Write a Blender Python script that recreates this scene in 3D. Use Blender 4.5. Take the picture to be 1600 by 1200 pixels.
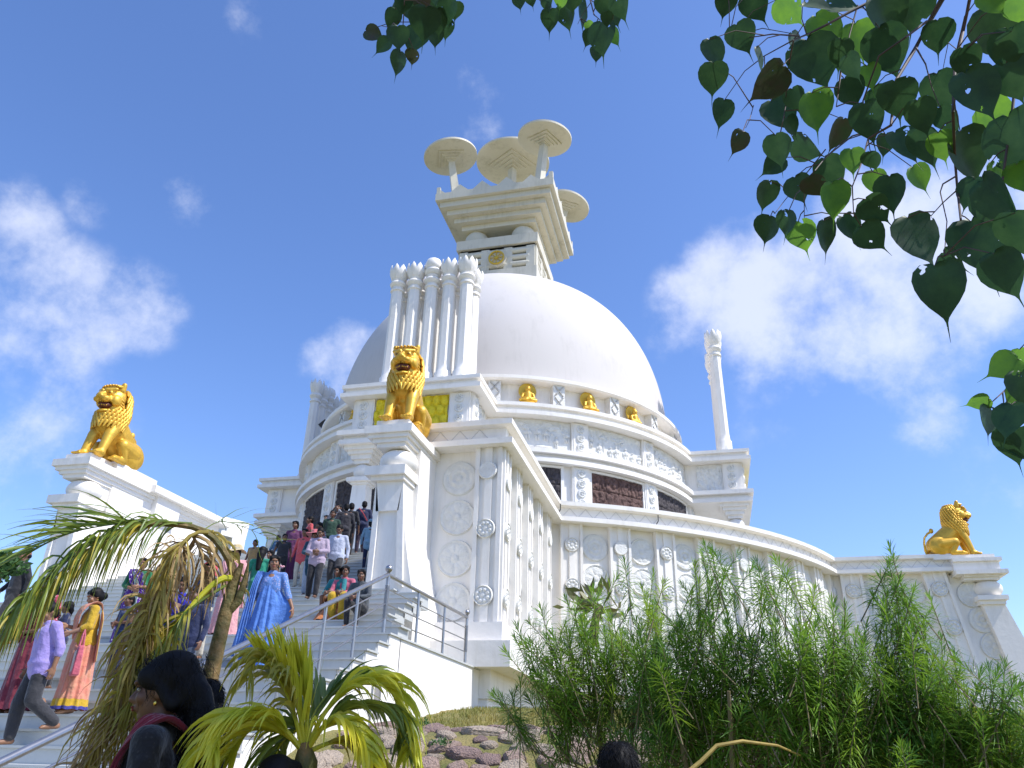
import bpy, bmesh, math, random
import numpy as np
from mathutils import Vector, Matrix, Euler
R_ = math.radians
pi = math.pi
random.seed(7); rng = np.random.default_rng(7)
for o in list(bpy.data.objects): bpy.data.objects.remove(o, do_unlink=True)
scene = bpy.context.scene
COL = scene.collection

# ---------------------------------------------------------------- camera
# scene axes: x runs along the front of the monument, y into it, z up; z = 0 is eye height
F_PX, PIT, ROL, AZ = 1200.0, R_(26.1), R_(1.4), R_(-14.0)
cp, sp, cr, sr = math.cos(PIT), math.sin(PIT), math.cos(ROL), math.sin(ROL)
UU = Vector((math.cos(AZ), math.sin(AZ), 0)); VV = Vector((-math.sin(AZ), math.cos(AZ), 0))
def to_uv(d): return Vector((d.dot(UU), d.dot(VV), d.z))
upc = Vector((0, -sp, cp)); fwd = Vector((0, cp, sp)); xh = Vector((1, 0, 0))
right = to_uv(cr*xh + sr*upc); up = to_uv(-sr*xh + cr*upc); fw = to_uv(fwd)
cam = bpy.data.cameras.new("camera"); camo = bpy.data.objects.new("camera", cam); COL.objects.link(camo)
cam.sensor_width = 36; cam.lens = 36*F_PX/1600; cam.clip_start = 0.05; cam.clip_end = 5000
m = Matrix.Identity(4)
for i in range(3):
    m[i][0] = right[i]; m[i][1] = up[i]; m[i][2] = -fw[i]
camo.matrix_world = m
scene.camera = camo
def ray(px, py):
    x, y = (px-800)/F_PX, (600-py)/F_PX
    return fw + right*x + up*y
def at(px, py, d):
    """point seen in direction (px, py) at horizontal distance d"""
    r = ray(px, py); return r*(d/math.hypot(r.x, r.y))

# ---------------------------------------------------------------- world, sun, exposure
SUN_EL, SUN_AZ = R_(53), R_(-6.5)           # azimuth measured from +x towards +y
sun_dir = Vector((math.cos(SUN_EL)*math.cos(SUN_AZ), math.cos(SUN_EL)*math.sin(SUN_AZ), math.sin(SUN_EL)))
world = bpy.data.worlds.new("World"); scene.world = world; world.use_nodes = True
nt = world.node_tree; N = nt.nodes; LK = nt.links; N.clear()
out = N.new('ShaderNodeOutputWorld'); bg = N.new('ShaderNodeBackground'); LK.new(bg.outputs[0], out.inputs[0])
sky = N.new('ShaderNodeTexSky'); sky.sky_type = 'NISHITA'; sky.sun_disc = False
sky.sun_elevation = SUN_EL; sky.sun_rotation = math.atan2(sun_dir.x, sun_dir.y)
sky.air_density = 1.0; sky.dust_density = 0.6; sky.ozone_density = 2.2; sky.altitude = 60
bg.inputs[1].default_value = 0.15
# clouds: a few soft banks laid out by direction, broken up by noise
tc = N.new('ShaderNodeTexCoord')
def vmath(op, a, b=None):
    n = N.new('ShaderNodeVectorMath'); n.operation = op
    if isinstance(a, (tuple, Vector)): n.inputs[0].default_value = a
    else: LK.new(a, n.inputs[0])
    if b is not None:
        if isinstance(b, (tuple, Vector)): n.inputs[1].default_value = b
        else: LK.new(b, n.inputs[1])
    return n
def fmath(op, a, b=None, clamp=False):
    n = N.new('ShaderNodeMath'); n.operation = op; n.use_clamp = clamp
    for i, v in enumerate((a, b)):
        if v is None: continue
        if isinstance(v, (int, float)): n.inputs[i].default_value = v
        else: LK.new(v, n.inputs[i])
    return n.outputs[0]
nz = N.new('ShaderNodeTexNoise'); nz.inputs['Scale'].default_value = 5.5; nz.inputs['Detail'].default_value = 9; nz.inputs['Roughness'].default_value = .6
LK.new(tc.outputs['Generated'], nz.inputs['Vector'])
nz2 = N.new('ShaderNodeTexNoise'); nz2.inputs['Scale'].default_value = 13; nz2.inputs['Detail'].default_value = 8; nz2.inputs['Roughness'].default_value = .62
LK.new(tc.outputs['Generated'], nz2.inputs['Vector'])
nzs = fmath('ADD', fmath('MULTIPLY', nz.outputs[0], .6), fmath('MULTIPLY', nz2.outputs[0], .4))
mask = None
CL = [  # px, py, angular radius (deg), strength
 (1200, 470, 7.5, .95), (1090, 475, 4.2, .75), (1290, 500, 7.0, .8), (1130, 430, 4.0, .8), (1400, 460, 8.5, .8), (1500, 390, 8.0, .85), (1380, 370, 6, .85), (1590, 300, 6, .7), (1450, 655, 3.2, .45), (1230, 560, 5, .4), (1050, 520, 3, .35), (1560, 760, 5, .22),
 (30, 445, 5.6, .56), (110, 485, 5.2, .56), (215, 482, 3.8, .55), (25, 350, 3.6, .55), (20, 520, 4, .5), (250, 490, 2.6, .4), (60, 600, 6, .36), (60, 690, 7, .42), (540, 545, 3.4, .7), (505, 560, 2.6, .6), (555, 590, 3.0, .55),
 (680, 205, 2.4, .46), (745, 140, 2.4, .5), (750, 200, 2.2, .42), (300, 300, 2.6, .42), (372, 25, 2, .3), (130, 320, 2, .35), (650, 150, 4, .22), (1200, 640, 6, .2)]
for px, py, rad, st in CL:
    d = ray(px, py).normalized()
    dt = vmath('DOT_PRODUCT', tc.outputs['Generated'], d).outputs['Value']
    # 1 - angle^2/rad^2 using 1-cos
    k = 1.0/(1-math.cos(R_(rad)))
    v = fmath('SUBTRACT', 1.0, fmath('MULTIPLY', fmath('SUBTRACT', 1.0, dt), k), True)
    v = fmath('MULTIPLY', v, st)
    mask = v if mask is None else fmath('MAXIMUM', mask, v)
nn = fmath('MULTIPLY', fmath('SUBTRACT', nzs, .5), 3.6)
cm = fmath('ADD', mask, nn)
gate = fmath('MULTIPLY', mask, 3.5, True)
rampc = N.new('ShaderNodeMapRange'); rampc.interpolation_type = 'SMOOTHSTEP'
rampc.inputs[1].default_value = .18; rampc.inputs[2].default_value = 1.12
LK.new(cm, rampc.inputs[0])
cf = fmath('MULTIPLY', rampc.outputs[0], gate)
cf = fmath('MULTIPLY', cf, .66)
hsv = N.new('ShaderNodeHueSaturation'); hsv.inputs['Saturation'].default_value = 1.10; hsv.inputs['Value'].default_value = 1.08
LK.new(sky.outputs[0], hsv.inputs['Color'])
tint = N.new('ShaderNodeMixRGB'); tint.blend_type = 'MULTIPLY'; tint.inputs[0].default_value = 1; tint.inputs[2].default_value = (.95, .98, 1.20, 1)
LK.new(hsv.outputs[0], tint.inputs[1])
cmix = N.new('ShaderNodeMixRGB'); LK.new(cf, cmix.inputs[0]); LK.new(tint.outputs[0], cmix.inputs[1])
cmix.inputs[2].default_value = (5.4, 5.6, 6.4, 1)
LK.new(cmix.outputs[0], bg.inputs[0])

sl = bpy.data.lights.new('sun', 'SUN'); sl.energy = 4.2; sl.angle = R_(.55); sl.color = (1.0, .97, .92)
so = bpy.data.objects.new('sun', sl); COL.objects.link(so)
so.rotation_euler = sun_dir.to_track_quat('Z', 'Y').to_euler()
scene.view_settings.view_transform = 'Standard'; scene.view_settings.look = 'None'
scene.view_settings.exposure = 0.38; scene.view_settings.gamma = 1
scene.render.engine = 'CYCLES'
scene.cycles.max_bounces = 6; scene.cycles.transparent_max_bounces = 6

# ---------------------------------------------------------------- materials
def mat(name, col, rough=.6, metal=0, var=.0, vscale=4, col2=None, bump=0, bscale=20, spec=.5, transl=0, bdetail=6, sheen=0):
    M = bpy.data.materials.new(name); M.use_nodes = True
    t = M.node_tree; n = t.nodes; l = t.links
    b = n['Principled BSDF']; b.inputs['Base Color'].default_value = (*col, 1)
    b.inputs['Roughness'].default_value = rough; b.inputs['Metallic'].default_value = metal
    b.inputs['Specular IOR Level'].default_value = spec
    if sheen: b.inputs['Sheen Weight'].default_value = sheen
    g = n.new('ShaderNodeTexCoord')
    if col2 is not None or var:
        if col2 is None: col2 = tuple(c*(1-var) for c in col)
        z = n.new('ShaderNodeTexNoise'); z.inputs['Scale'].default_value = vscale; z.inputs['Detail'].default_value = 8; z.inputs['Roughness'].default_value = .65
        l.new(g.outputs['Object'], z.inputs['Vector'])
        r = n.new('ShaderNodeValToRGB'); r.color_ramp.elements[0].position = .36; r.color_ramp.elements[1].position = .66
        r.color_ramp.elements[0].color = (*col2, 1); r.color_ramp.elements[1].color = (*col, 1)
        l.new(z.outputs[0], r.inputs[0]); l.new(r.outputs[0], b.inputs['Base Color'])
    if bump:
        z = n.new('ShaderNodeTexNoise'); z.inputs['Scale'].default_value = bscale; z.inputs['Detail'].default_value = bdetail
        l.new(g.outputs['Object'], z.inputs['Vector'])
        bp = n.new('ShaderNodeBump'); bp.inputs['Strength'].default_value = bump; bp.inputs['Distance'].default_value = .05
        l.new(z.outputs[0], bp.inputs['Height']); l.new(bp.outputs[0], b.inputs['Normal'])
    if transl:
        tr = n.new('ShaderNodeBsdfTranslucent'); mx = n.new('ShaderNodeMixShader'); mx.inputs[0].default_value = transl
        src = b.inputs['Base Color'].links[0].from_socket if b.inputs['Base Color'].links else None
        hs = n.new('ShaderNodeHueSaturation'); hs.inputs['Value'].default_value = 1.7; hs.inputs['Hue'].default_value = .485
        if src: l.new(src, hs.inputs['Color'])
        else: hs.inputs['Color'].default_value = (*col, 1)
        l.new(hs.outputs[0], tr.inputs[0])
        l.new(b.outputs[0], mx.inputs[1]); l.new(tr.outputs[0], mx.inputs[2]); l.new(mx.outputs[0], n['Material Output'].inputs[0])
    return M
def streaked(name, col, dirt, amt=.5, rough=.6, bump=.15):
    """white wall paint with rain streaks and blotches of its own"""
    M = mat(name, col, rough, bump=bump, bscale=6)
    t = M.node_tree; n = t.nodes; l = t.links; b = n['Principled BSDF']; g = n.new('ShaderNodeTexCoord')
    mp = n.new('ShaderNodeMapping'); mp.inputs['Scale'].default_value = (3.2, 3.2, .35); l.new(g.outputs['Object'], mp.inputs[0])
    z = n.new('ShaderNodeTexNoise'); z.inputs['Scale'].default_value = 1.6; z.inputs['Detail'].default_value = 9; z.inputs['Roughness'].default_value = .7; l.new(mp.outputs[0], z.inputs['Vector'])
    z2 = n.new('ShaderNodeTexNoise'); z2.inputs['Scale'].default_value = .9; z2.inputs['Detail'].default_value = 6; l.new(g.outputs['Object'], z2.inputs['Vector'])
    mu = n.new('ShaderNodeMath'); mu.operation = 'MULTIPLY'; l.new(z.outputs[0], mu.inputs[0]); l.new(z2.outputs[0], mu.inputs[1])
    r = n.new('ShaderNodeMapRange'); r.inputs[1].default_value = .25; r.inputs[2].default_value = .48; r.inputs[4].default_value = amt; l.new(mu.outputs[0], r.inputs[0])
    mx = n.new('ShaderNodeMixRGB'); mx.inputs[1].default_value = (*col, 1); mx.inputs[2].default_value = (*dirt, 1)
    l.new(r.outputs[0], mx.inputs[0]); l.new(mx.outputs[0], b.inputs['Base Color'])
    return M
WHITE = streaked('white_paint', (.82, .785, .73), (.57, .53, .45), .55)
DOME = streaked('dome_paint', (.585, .55, .52), (.48, .45, .42), .65, .8, .04)
HARM = streaked('weathered_white', (.64, .60, .49), (.42, .39, .30), .75)
RELW = mat('relief_white', (.78, .77, .73), .65, var=.14, vscale=5, bump=.5, bscale=26)
GOLD = mat('gold_paint', (.80, .47, .055), .42, .45, var=.25, vscale=3, bump=.08, bscale=30)
GOLDM = mat('gold_matt', (.62, .42, .05), .5, .4)
YEL = mat('yellow_panel', (.86, .68, .015), .6, var=.3, vscale=6, bump=.5, bscale=14)
STONE = mat('carved_stone', (.17, .092, .075), .8, var=.55, vscale=7, bump=.8, bscale=30)
STONEG = mat('carved_stone_grey', (.09, .075, .08), .8, var=.5, vscale=7, bump=.8, bscale=30)
MARB = streaked('marble', (.50, .51, .49), (.33, .35, .345), .7, .4, .03)
STEEL = mat('steel', (.40, .39, .385), .30, .85, var=.15, vscale=9)
DARK = mat('painted_shade', (.02, .012, .012), .8)  # flat dark colour standing in for shade in the door opening
CORD = mat('black_cord', (.03, .03, .03), .6)

# ---------------------------------------------------------------- mesh helpers
ORG = {}
class MB:
    def __init__(s): s.v = []; s.f = []
    def add(s, vs, fs, M=None):
        o = len(s.v)
        if M is not None: vs = [tuple(M @ Vector(v)) for v in vs]
        s.v.extend([tuple(v) for v in vs]); s.f.extend([tuple(i+o for i in f) for f in fs]); return s
    def box(s, x0, x1, y0, y1, z0, z1, M=None):
        return s.add([(x0,y0,z0),(x1,y0,z0),(x1,y1,z0),(x0,y1,z0),(x0,y0,z1),(x1,y0,z1),(x1,y1,z1),(x0,y1,z1)],
            [(0,3,2,1),(4,5,6,7),(0,1,5,4),(1,2,6,5),(2,3,7,6),(3,0,4,7)], M)
    def frus(s, x0,x1,y0,y1,z0, X0,X1,Y0,Y1,z1, M=None):
        return s.add([(x0,y0,z0),(x1,y0,z0),(x1,y1,z0),(x0,y1,z0),(X0,Y0,z1),(X1,Y0,z1),(X1,Y1,z1),(X0,Y1,z1)],
            [(0,3,2,1),(4,5,6,7),(0,1,5,4),(1,2,6,5),(2,3,7,6),(3,0,4,7)], M)
    def prism(s, poly, a, b, axis='y', M=None):
        n = len(poly)
        def mk(p, t): return (p[0], t, p[1]) if axis == 'y' else ((t, p[0], p[1]) if axis == 'x' else (p[0], p[1], t))
        vs = [mk(p, a) for p in poly] + [mk(p, b) for p in poly]
        fs = [tuple(range(n))[::-1], tuple(range(n, 2*n))] + [(i, (i+1) % n, n+(i+1) % n, n+i) for i in range(n)]
        return s.add(vs, fs, M)
    def lathe(s, prof, n=24, c=(0,0,0), M=None, squash=(1,1)):
        vs = []; fs = []; k = len(prof)
        for r, z in prof:
            for i in range(n):
                a = 2*pi*i/n; vs.append((c[0]+r*math.cos(a)*squash[0], c[1]+r*math.sin(a)*squash[1], c[2]+z))
        for j in range(k-1):
            for i in range(n):
                fs.append((j*n+i, j*n+(i+1) % n, (j+1)*n+(i+1) % n, (j+1)*n+i))
        if prof[0][0] > 1e-6: fs.append(tuple(range(n))[::-1])
        if prof[-1][0] > 1e-6: fs.append(tuple(range((k-1)*n, k*n)))
        return s.add(vs, fs, M)
    def tube(s, pts, rad, n=8, caps=True):
        pts = [Vector(p) for p in pts]; k = len(pts)
        if not isinstance(rad, (list, tuple)): rad = [rad]*k
        vs = []; fs = []; ref = None
        for j, p in enumerate(pts):
            t = (pts[min(j+1, k-1)]-pts[max(j-1, 0)]); t = t.normalized() if t.length > 1e-9 else Vector((0,0,1))
            if ref is None:
                ref = Vector((0,0,1)) if abs(t.z) < .9 else Vector((1,0,0))
            a = t.cross(ref); a = a.normalized() if a.length > 1e-6 else t.orthogonal().normalized()
            b = a.cross(t).normalized(); ref = b
            for i in range(n):
                q = 2*pi*i/n; vs.append(tuple(p+(a*math.cos(q)+b*math.sin(q))*rad[j]))
        for j in range(k-1):
            for i in range(n): fs.append((j*n+i, j*n+(i+1) % n, (j+1)*n+(i+1) % n, (j+1)*n+i))
        if caps: fs += [tuple(range(n))[::-1], tuple(range((k-1)*n, k*n))]
        return s.add(vs, fs)
    def ell(s, c, r, rot=None, n=12, m=8):
        vs = [(0,0,-1)]; 
        for j in range(1, m):
            p = pi*j/m-pi/2
            for i in range(n):
                a = 2*pi*i/n; vs.append((math.cos(p)*math.cos(a), math.cos(p)*math.sin(a), math.sin(p)))
        vs.append((0,0,1)); fs = []
        for i in range(n): fs.append((0, 1+(i+1) % n, 1+i))
        for j in range(m-2):
            for i in range(n): fs.append((1+j*n+i, 1+j*n+(i+1) % n, 1+(j+1)*n+(i+1) % n, 1+(j+1)*n+i))
        e = len(vs)-1; o = 1+(m-2)*n
        for i in range(n): fs.append((o+i, o+(i+1) % n, e))
        Rm = Euler(rot).to_matrix() if rot else Matrix.Identity(3)
        c = Vector(c); r = Vector(r) if not isinstance(r, (int, float)) else Vector((r,r,r))
        return s.add([tuple(c+Rm @ Vector((v[0]*r.x, v[1]*r.y, v[2]*r.z))) for v in vs], fs)
    def cap(s, a, b, ra, rb, n=12):
        """tapered capsule"""
        a = Vector(a); b = Vector(b); d = (b-a); L = d.length; d = d/L if L > 1e-9 else Vector((0,0,1))
        pr = []
        for i in range(1, 5): q = pi/2*i/4-pi/2; pr.append((ra*math.cos(q) if i else 0, ra*math.sin(q)))
        pr = [(0.0, -ra)] + [(ra*math.cos(-pi/2+pi/2*i/4), ra*math.sin(-pi/2+pi/2*i/4)) for i in range(1, 5)]
        pr += [(rb*math.cos(pi/2*i/4), L+rb*math.sin(pi/2*i/4)) for i in range(0, 4)] + [(0.0, L+rb)]
        M = Matrix.Translation(a) @ d.to_track_quat('Z', 'Y').to_matrix().to_4x4()
        vs = []; k = len(pr)
        vs.append((0,0,pr[0][1]))
        for r, z in pr[1:-1]:
            for i in range(n): vs.append((r*math.cos(2*pi*i/n), r*math.sin(2*pi*i/n), z))
        vs.append((0,0,pr[-1][1])); fs = [(0, 1+(i+1) % n, 1+i) for i in range(n)]
        for j in range(k-3):
            for i in range(n): fs.append((1+j*n+i, 1+j*n+(i+1) % n, 1+(j+1)*n+(i+1) % n, 1+(j+1)*n+i))
        o = 1+(k-3)*n; e = len(vs)-1
        fs += [(o+i, o+(i+1) % n, e) for i in range(n)]
        return s.add(vs, fs, M)
    def mesh(s, name, smooth=35):
        me = bpy.data.meshes.new(name); me.from_pydata(s.v, [], s.f); me.update()
        if smooth:
            me.polygons.foreach_set('use_smooth', [True]*len(me.polygons))
            try: me.set_sharp_from_angle(angle=R_(smooth))
            except Exception: pass
        return me
    def build(s, name, M, parent=None, smooth=35):
        return link(name, s.mesh(name, smooth), M, parent)
def root_of(o):
    while o.parent: o = o.parent
    return o
def link(name, me, M, parent=None):
    if M is not None and not me.materials: me.materials.append(M)
    o = bpy.data.objects.new(name, me); COL.objects.link(o)
    if parent is not None:
        o.parent = parent
        if parent.parent is None and parent.name in ORG: o.location = -ORG[parent.name]
    return o
def thing(name, label, cat, loc=(0,0,0), rotz=0, group=None, local=False, scale=1):
    """empty at the base; parts built in world coordinates unless local"""
    o = bpy.data.objects.new(name, None); COL.objects.link(o); o.empty_display_size = .2
    o.location = loc; o['label'] = label; o['category'] = cat
    if group: o['group'] = group
    if not local: ORG[o.name] = Vector(loc)
    else: o.rotation_euler = (0,0,rotz); o.scale = (scale,)*3
    return o
def struct(name, me_or_mb, M, smooth=35):
    me = me_or_mb.mesh(name, smooth) if isinstance(me_or_mb, MB) else me_or_mb
    o = link(name, me, M); o['kind'] = 'structure'; return o
def inst(name, me, parent, Mw):
    """child sharing mesh data, placed by world matrix (parent chain is pure translation)"""
    o = bpy.data.objects.new(name, me); COL.objects.link(o); o.parent = parent
    if parent.parent is None: o.matrix_basis = Matrix.Translation(-ORG.get(parent.name, Vector())) @ Mw
    else: o.matrix_basis = Mw
    return o
def remesh(mb, name, voxel, smooth=3, fac=.5, dec=None):
    me = mb.mesh('tmp', 0); o = bpy.data.objects.new('tmp', me); COL.objects.link(o)
    r = o.modifiers.new('r', 'REMESH'); r.mode = 'VOXEL'; r.voxel_size = voxel; r.use_smooth_shade = True
    if smooth: s = o.modifiers.new('s', 'SMOOTH'); s.iterations = smooth; s.factor = fac
    if dec: d = o.modifiers.new('d', 'DECIMATE'); d.ratio = dec
    dg = bpy.context.evaluated_depsgraph_get(); dg.update()
    res = bpy.data.meshes.new_from_object(o.evaluated_get(dg)); res.name = name
    bpy.data.objects.remove(o, do_unlink=True); bpy.data.meshes.remove(me)
    res.polygons.foreach_set('use_smooth', [True]*len(res.polygons))
    return res
def np_mesh(name, V, F, smooth=False):
    """V (n,3) array, F (m,k) array, all faces k-gons"""
    me = bpy.data.meshes.new(name); V = np.asarray(V, np.float32); F = np.asarray(F, np.int32)
    me.vertices.add(len(V)); me.vertices.foreach_set('co', V.ravel())
    k = F.shape[1]; me.loops.add(F.size); me.loops.foreach_set('vertex_index', F.ravel())
    me.polygons.add(len(F)); me.polygons.foreach_set('loop_start', np.arange(0, F.size, k, dtype=np.int32))
    me.polygons.foreach_set('loop_total', np.full(len(F), k, np.int32))
    me.update(calc_edges=True)
    if smooth: me.polygons.foreach_set('use_smooth', [True]*len(F))
    return me
def sweep(mb, path, prof, closed=False):
    """path: 2-D points, outside on the right hand; prof: list of (offset outward, z)"""
    P = [Vector(p) for p in path]; n = len(P); k = len(prof); offs = []
    for i in range(n):
        if closed: a, b, c = P[i-1], P[i], P[(i+1) % n]
        else: a, b, c = P[max(i-1, 0)], P[i], P[min(i+1, n-1)]
        d1 = (b-a).normalized() if (b-a).length > 1e-9 else (c-b).normalized()
        d2 = (c-b).normalized() if (c-b).length > 1e-9 else d1
        n1 = Vector((d1.y, -d1.x)); n2 = Vector((d2.y, -d2.x)); mm = (n1+n2)
        mm = mm.normalized(); mm = mm/max(.3, mm.dot(n1)); offs.append(mm)
    vs = []
    for p, q in zip(P, offs):
        for o, z in prof: vs.append((p.x+q.x*o, p.y+q.y*o, z))
    fs = []
    for i in range(n if closed else n-1):
        j = (i+1) % n
        for t in range(k-1): fs.append((i*k+t, j*k+t, j*k+t+1, i*k+t+1))
    if not closed:
        fs += [tuple(range(k)), tuple(range((n-1)*k, n*k))[::-1]]
    return mb.add(vs, fs)
def boxprof(o0, o1, z0, z1):  # closed rectangular section, from inner bottom round to inner top
    return [(o0, z0), (o1, z0), (o1, z1), (o0, z1)]
def arc(c, R, a0, a1, step=2.5):
    n = max(2, int(abs(a1-a0)/step)+1)
    return [(c[0]+R*math.cos(R_(a0+(a1-a0)*i/(n-1))), c[1]+R*math.sin(R_(a0+(a1-a0)*i/(n-1)))) for i in range(n)]
# ================================================================ the monument
C0 = (-10.5, 40.0)
stupa = thing('stupa', 'large white domed stupa with relief drum, five pillar rows and stone parasols on top', 'temple', (C0[0], C0[1], 5.6))
FL = 5.6
# ---- lower terrace wall
RT, HW = 16.8, 5.8
xl, xr = -16.3, -4.7
def circ_y(dx, R): return C0[1]-math.sqrt(R*R-dx*dx)
a_fr = math.degrees(math.atan2(circ_y(xr-C0[0], RT)-C0[1], xr-C0[0]))
yw = 33.6; dxw = math.sqrt(RT**2-(C0[1]-yw)**2); xw = C0[0]+dxw
a_rw = math.degrees(math.atan2(yw-C0[1], dxw))
XR = 9.55                                    # outer end of the right-hand bay
tpath = [(-6.4, 22.4), (-6.4, 17.5), (xr, 17.5)] + arc(C0, RT, a_fr, a_rw) + [(XR, yw), (XR, 46.4)] \
    + arc(C0, RT, -a_rw, 180+a_rw, 6) + [(-30.6, 46.4), (-30.6, 33.6)] + arc(C0, RT, 180-a_rw, 360-(180+a_fr)+0, 3)
aL = math.degrees(math.atan2(circ_y(xl-C0[0], RT)-C0[1], xl-C0[0]))
tpath = [(-6.4, 22.4), (-6.4, 17.5), (xr, 17.5)] + arc(C0, RT, a_fr, a_rw) + [(XR, yw), (XR, 46.4)] \
    + arc(C0, RT, -a_rw, 180+a_rw, 6) + [(-30.6, 46.4), (-30.6, 33.6)] + arc(C0, RT, 180-a_rw, 360+aL, 3)
def tsweep(name, profs, M=WHITE, smooth=20):
    b = MB()
    for pr in profs: sweep(b, tpath, pr)
    return b.build(name, M, stupa, smooth)
tw = tsweep('terrace_wall', [boxprof(-.55, 0, 1.2, 7.02)])
b = MB()
b.box(-6.0, -5.1, 17.7, 22.4, 1.0, 7.5); b.build('bay_core', WHITE, stupa)
tsweep('plinth', [boxprof(0, .33, 2.34, 2.78)])
tsweep('base_ledge', [boxprof(-.3, .58, 1.80, 2.345)])
b = MB()
sweep(b, [(x, y) for x, y in tpath], boxprof(-.3, -.06, -1.2, 1.81)); b.build('undercroft', WHITE, stupa)
# cornice: two fascias and a recessed frieze with incised triangles
corn = tsweep('cornice', [
    [(-.55, 7.0), (.50, 7.0), (.50, 7.15), (.40, 7.17), (.28, 7.18), (.28, 7.49), (.42, 7.50), (.48, 7.52), (.48, 7.66), (-.62, 7.68)]])
def pathpts(path, step, off, skip0=0):
    """points and outward normals every step along a path"""
    o = []; acc = 0; nxt = step*.5
    for (ax, ay), (bx, by) in zip(path[:-1], path[1:]):
        L = math.hypot(bx-ax, by-ay)
        if L < 1e-6: continue
        tx, ty = (bx-ax)/L, (by-ay)/L
        while nxt < acc+L:
            q = nxt-acc; o.append((ax+tx*q+ty*off, ay+ty*q-tx*off, tx, ty)); nxt += step
        acc += L
    return o
def zigzag(path, off, z0, z1, step, M, name, parent, w=.008):
    b = MB()
    for x, y, tx, ty in pathpts(path, step, off):
        for s in (-1, 1):
            p = Vector((x+tx*s*step*.5, y+ty*s*step*.5, z0)); q = Vector((x, y, z1))
            b.tube([p, q], w, 4)
    return b.build(name, M, parent)
fr_path = [(-6.4, 17.5), (xr, 17.5)] + arc(C0, RT, a_fr, a_rw) + [(XR, yw)]
zigzag(fr_path, .285, 7.19, 7.48, .52, mat('incised_line', (.60, .585, .56), .8), 'frieze', corn)

# ---- medallions
def medal_mesh(name, R, petals, kind, T=.07, nr=18, nt=64):
    V = []; F = []
    for i in range(nr+1):
        r = i/nr
        for j in range(nt):
            th = 2*pi*j/nt
            if kind == 0:   # lotus of broad petals
                h = .6
                if r < .2: h = .8+.2*math.cos(r/.2*pi/2)
                elif r < .26: h = .55
                elif r < .80:
                    h = .6+.26*abs(math.cos(th*petals/2))**.6*math.sin((r-.26)/.54*pi)**.6
                elif r < .86: h = .56
                else: h = .72+.2*math.sin((r-.86)/.14*pi)
            elif kind == 1:  # plain disc with concentric rings
                h = .55+.2*math.cos(r*pi*5)*(r < .9)+.15*(r > .88)
                if r < .15: h = .95
                if .3 < r < .75: h += .22*abs(math.sin(th*petals/2+r*6))
            elif kind == 3:
                h = .6+.1*(r > .85)
            else:           # ring of small balls
                h = .45
                if r < .22: h = .8
                for rr, nb in ((.56, 8),):
                    a = (th*nb/(2*pi)) % 1-.5
                    dd = math.hypot((r-rr), a*2*pi/nb*rr)
                    if dd < .2: h = max(h, .45+.5*math.sqrt(max(0, 1-(dd/.2)**2)))
                if r > .86: h = .8
                if .78 < r < .86: h = .3
            if i == nr: h = 0
            V.append((R*r*math.cos(th) if i < nr else R*math.cos(th), R*r*math.sin(th) if i < nr else R*math.sin(th), h*T))
    for i in range(nr):
        for j in range(nt): F.append((i*nt+j, (i+1)*nt+j, (i+1)*nt+(j+1) % nt, i*nt+(j+1) % nt))
    b = MB(); b.v = V; b.f = F
    me = b.mesh(name, 60); me.materials.append(RELW); return me
MED_BIG = [medal_mesh('medallion', .455, 8, 0), medal_mesh('medallion', .455, 6, 1), medal_mesh('medallion', .455, 10, 0)]
MED_SM = [medal_mesh('medallion', .235, 8, 2, .07, 12, 48), medal_mesh('medallion', .235, 6, 3, .07, 10, 32)]
MED_DR = medal_mesh('disc', .2, 6, 1, .09, 10, 32)
def facing(x, y, z, nx, ny):
    """matrix: local z -> outward normal (nx, ny), local y -> up"""
    n = Vector((nx, ny, 0)).normalized(); u_ = Vector((0,0,1)); r = u_.cross(n)
    M = Matrix.Identity(4)
    for i in range(3): M[i][0] = r[i]; M[i][1] = u_[i]; M[i][2] = n[i]; M[i][3] = (x, y, z)[i]
    return M
def pilaster_bm(x, y, nx, ny, w, d, z0, z1, flutes=True, Mx=None):
    b = MB(); M = facing(x, y, 0, nx, ny)
    f = lambda x0, x1, a, c, y0, y1: b.box(x0, x1, y0, y1, a, c, M)
    f(-w/2, w/2, -.1, d-.05, z0, z1)
    if flutes:
        f(-w/2+.002, -w/2+.09, d-.05, d, z0+.002, z1-.002); f(w/2-.09, w/2-.002, d-.05, d, z0+.002, z1-.002)
        f(-.085, .085, d-.05, d-.004, z0+.002, z1-.002)
    else: f(-w/2+.04, w/2-.04, d-.05, d, z0+.002, z1-.002)
    return b
# bay front: corner pilaster (front and side faces), large medallions
def corner_pil(px, py):
    b = MB()
    b.box(-5.18, -4.5, 17.3, 17.98, 2.781, 7.0)
    for x0, x1 in ((-5.178, -5.07), (-4.93, -4.75), (-4.61, -4.502)): b.box(x0, x1, 17.24, 17.31, 2.783, 6.998)
    for y0, y1 in ((17.302, 17.41), (17.55, 17.73), (17.87, 17.978)): b.box(-4.51, -4.44, y0, y1, 2.783, 6.998)
    return b
cpil = corner_pil(0, 0).build('pilaster', WHITE, stupa)
for i, z in enumerate((6.39, 4.93, 3.37)):
    inst('medallion', MED_SM[1 if i == 0 else 0], cpil, Matrix.Translation((0,0,0)) @ facing(-4.86, 17.24, z, 0, -1))
    inst('medallion', MED_SM[1 if i == 0 else 0], cpil, facing(-4.44, 17.64, z-.2*(i == 0), 1, 0))
for i, z in enumerate((6.31, 5.31, 4.30, 3.29)):
    inst('medallion', MED_BIG[(1, 0, 2, 0)[i]], tw, facing(-5.65, 17.5, z, 0, -1))
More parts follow.
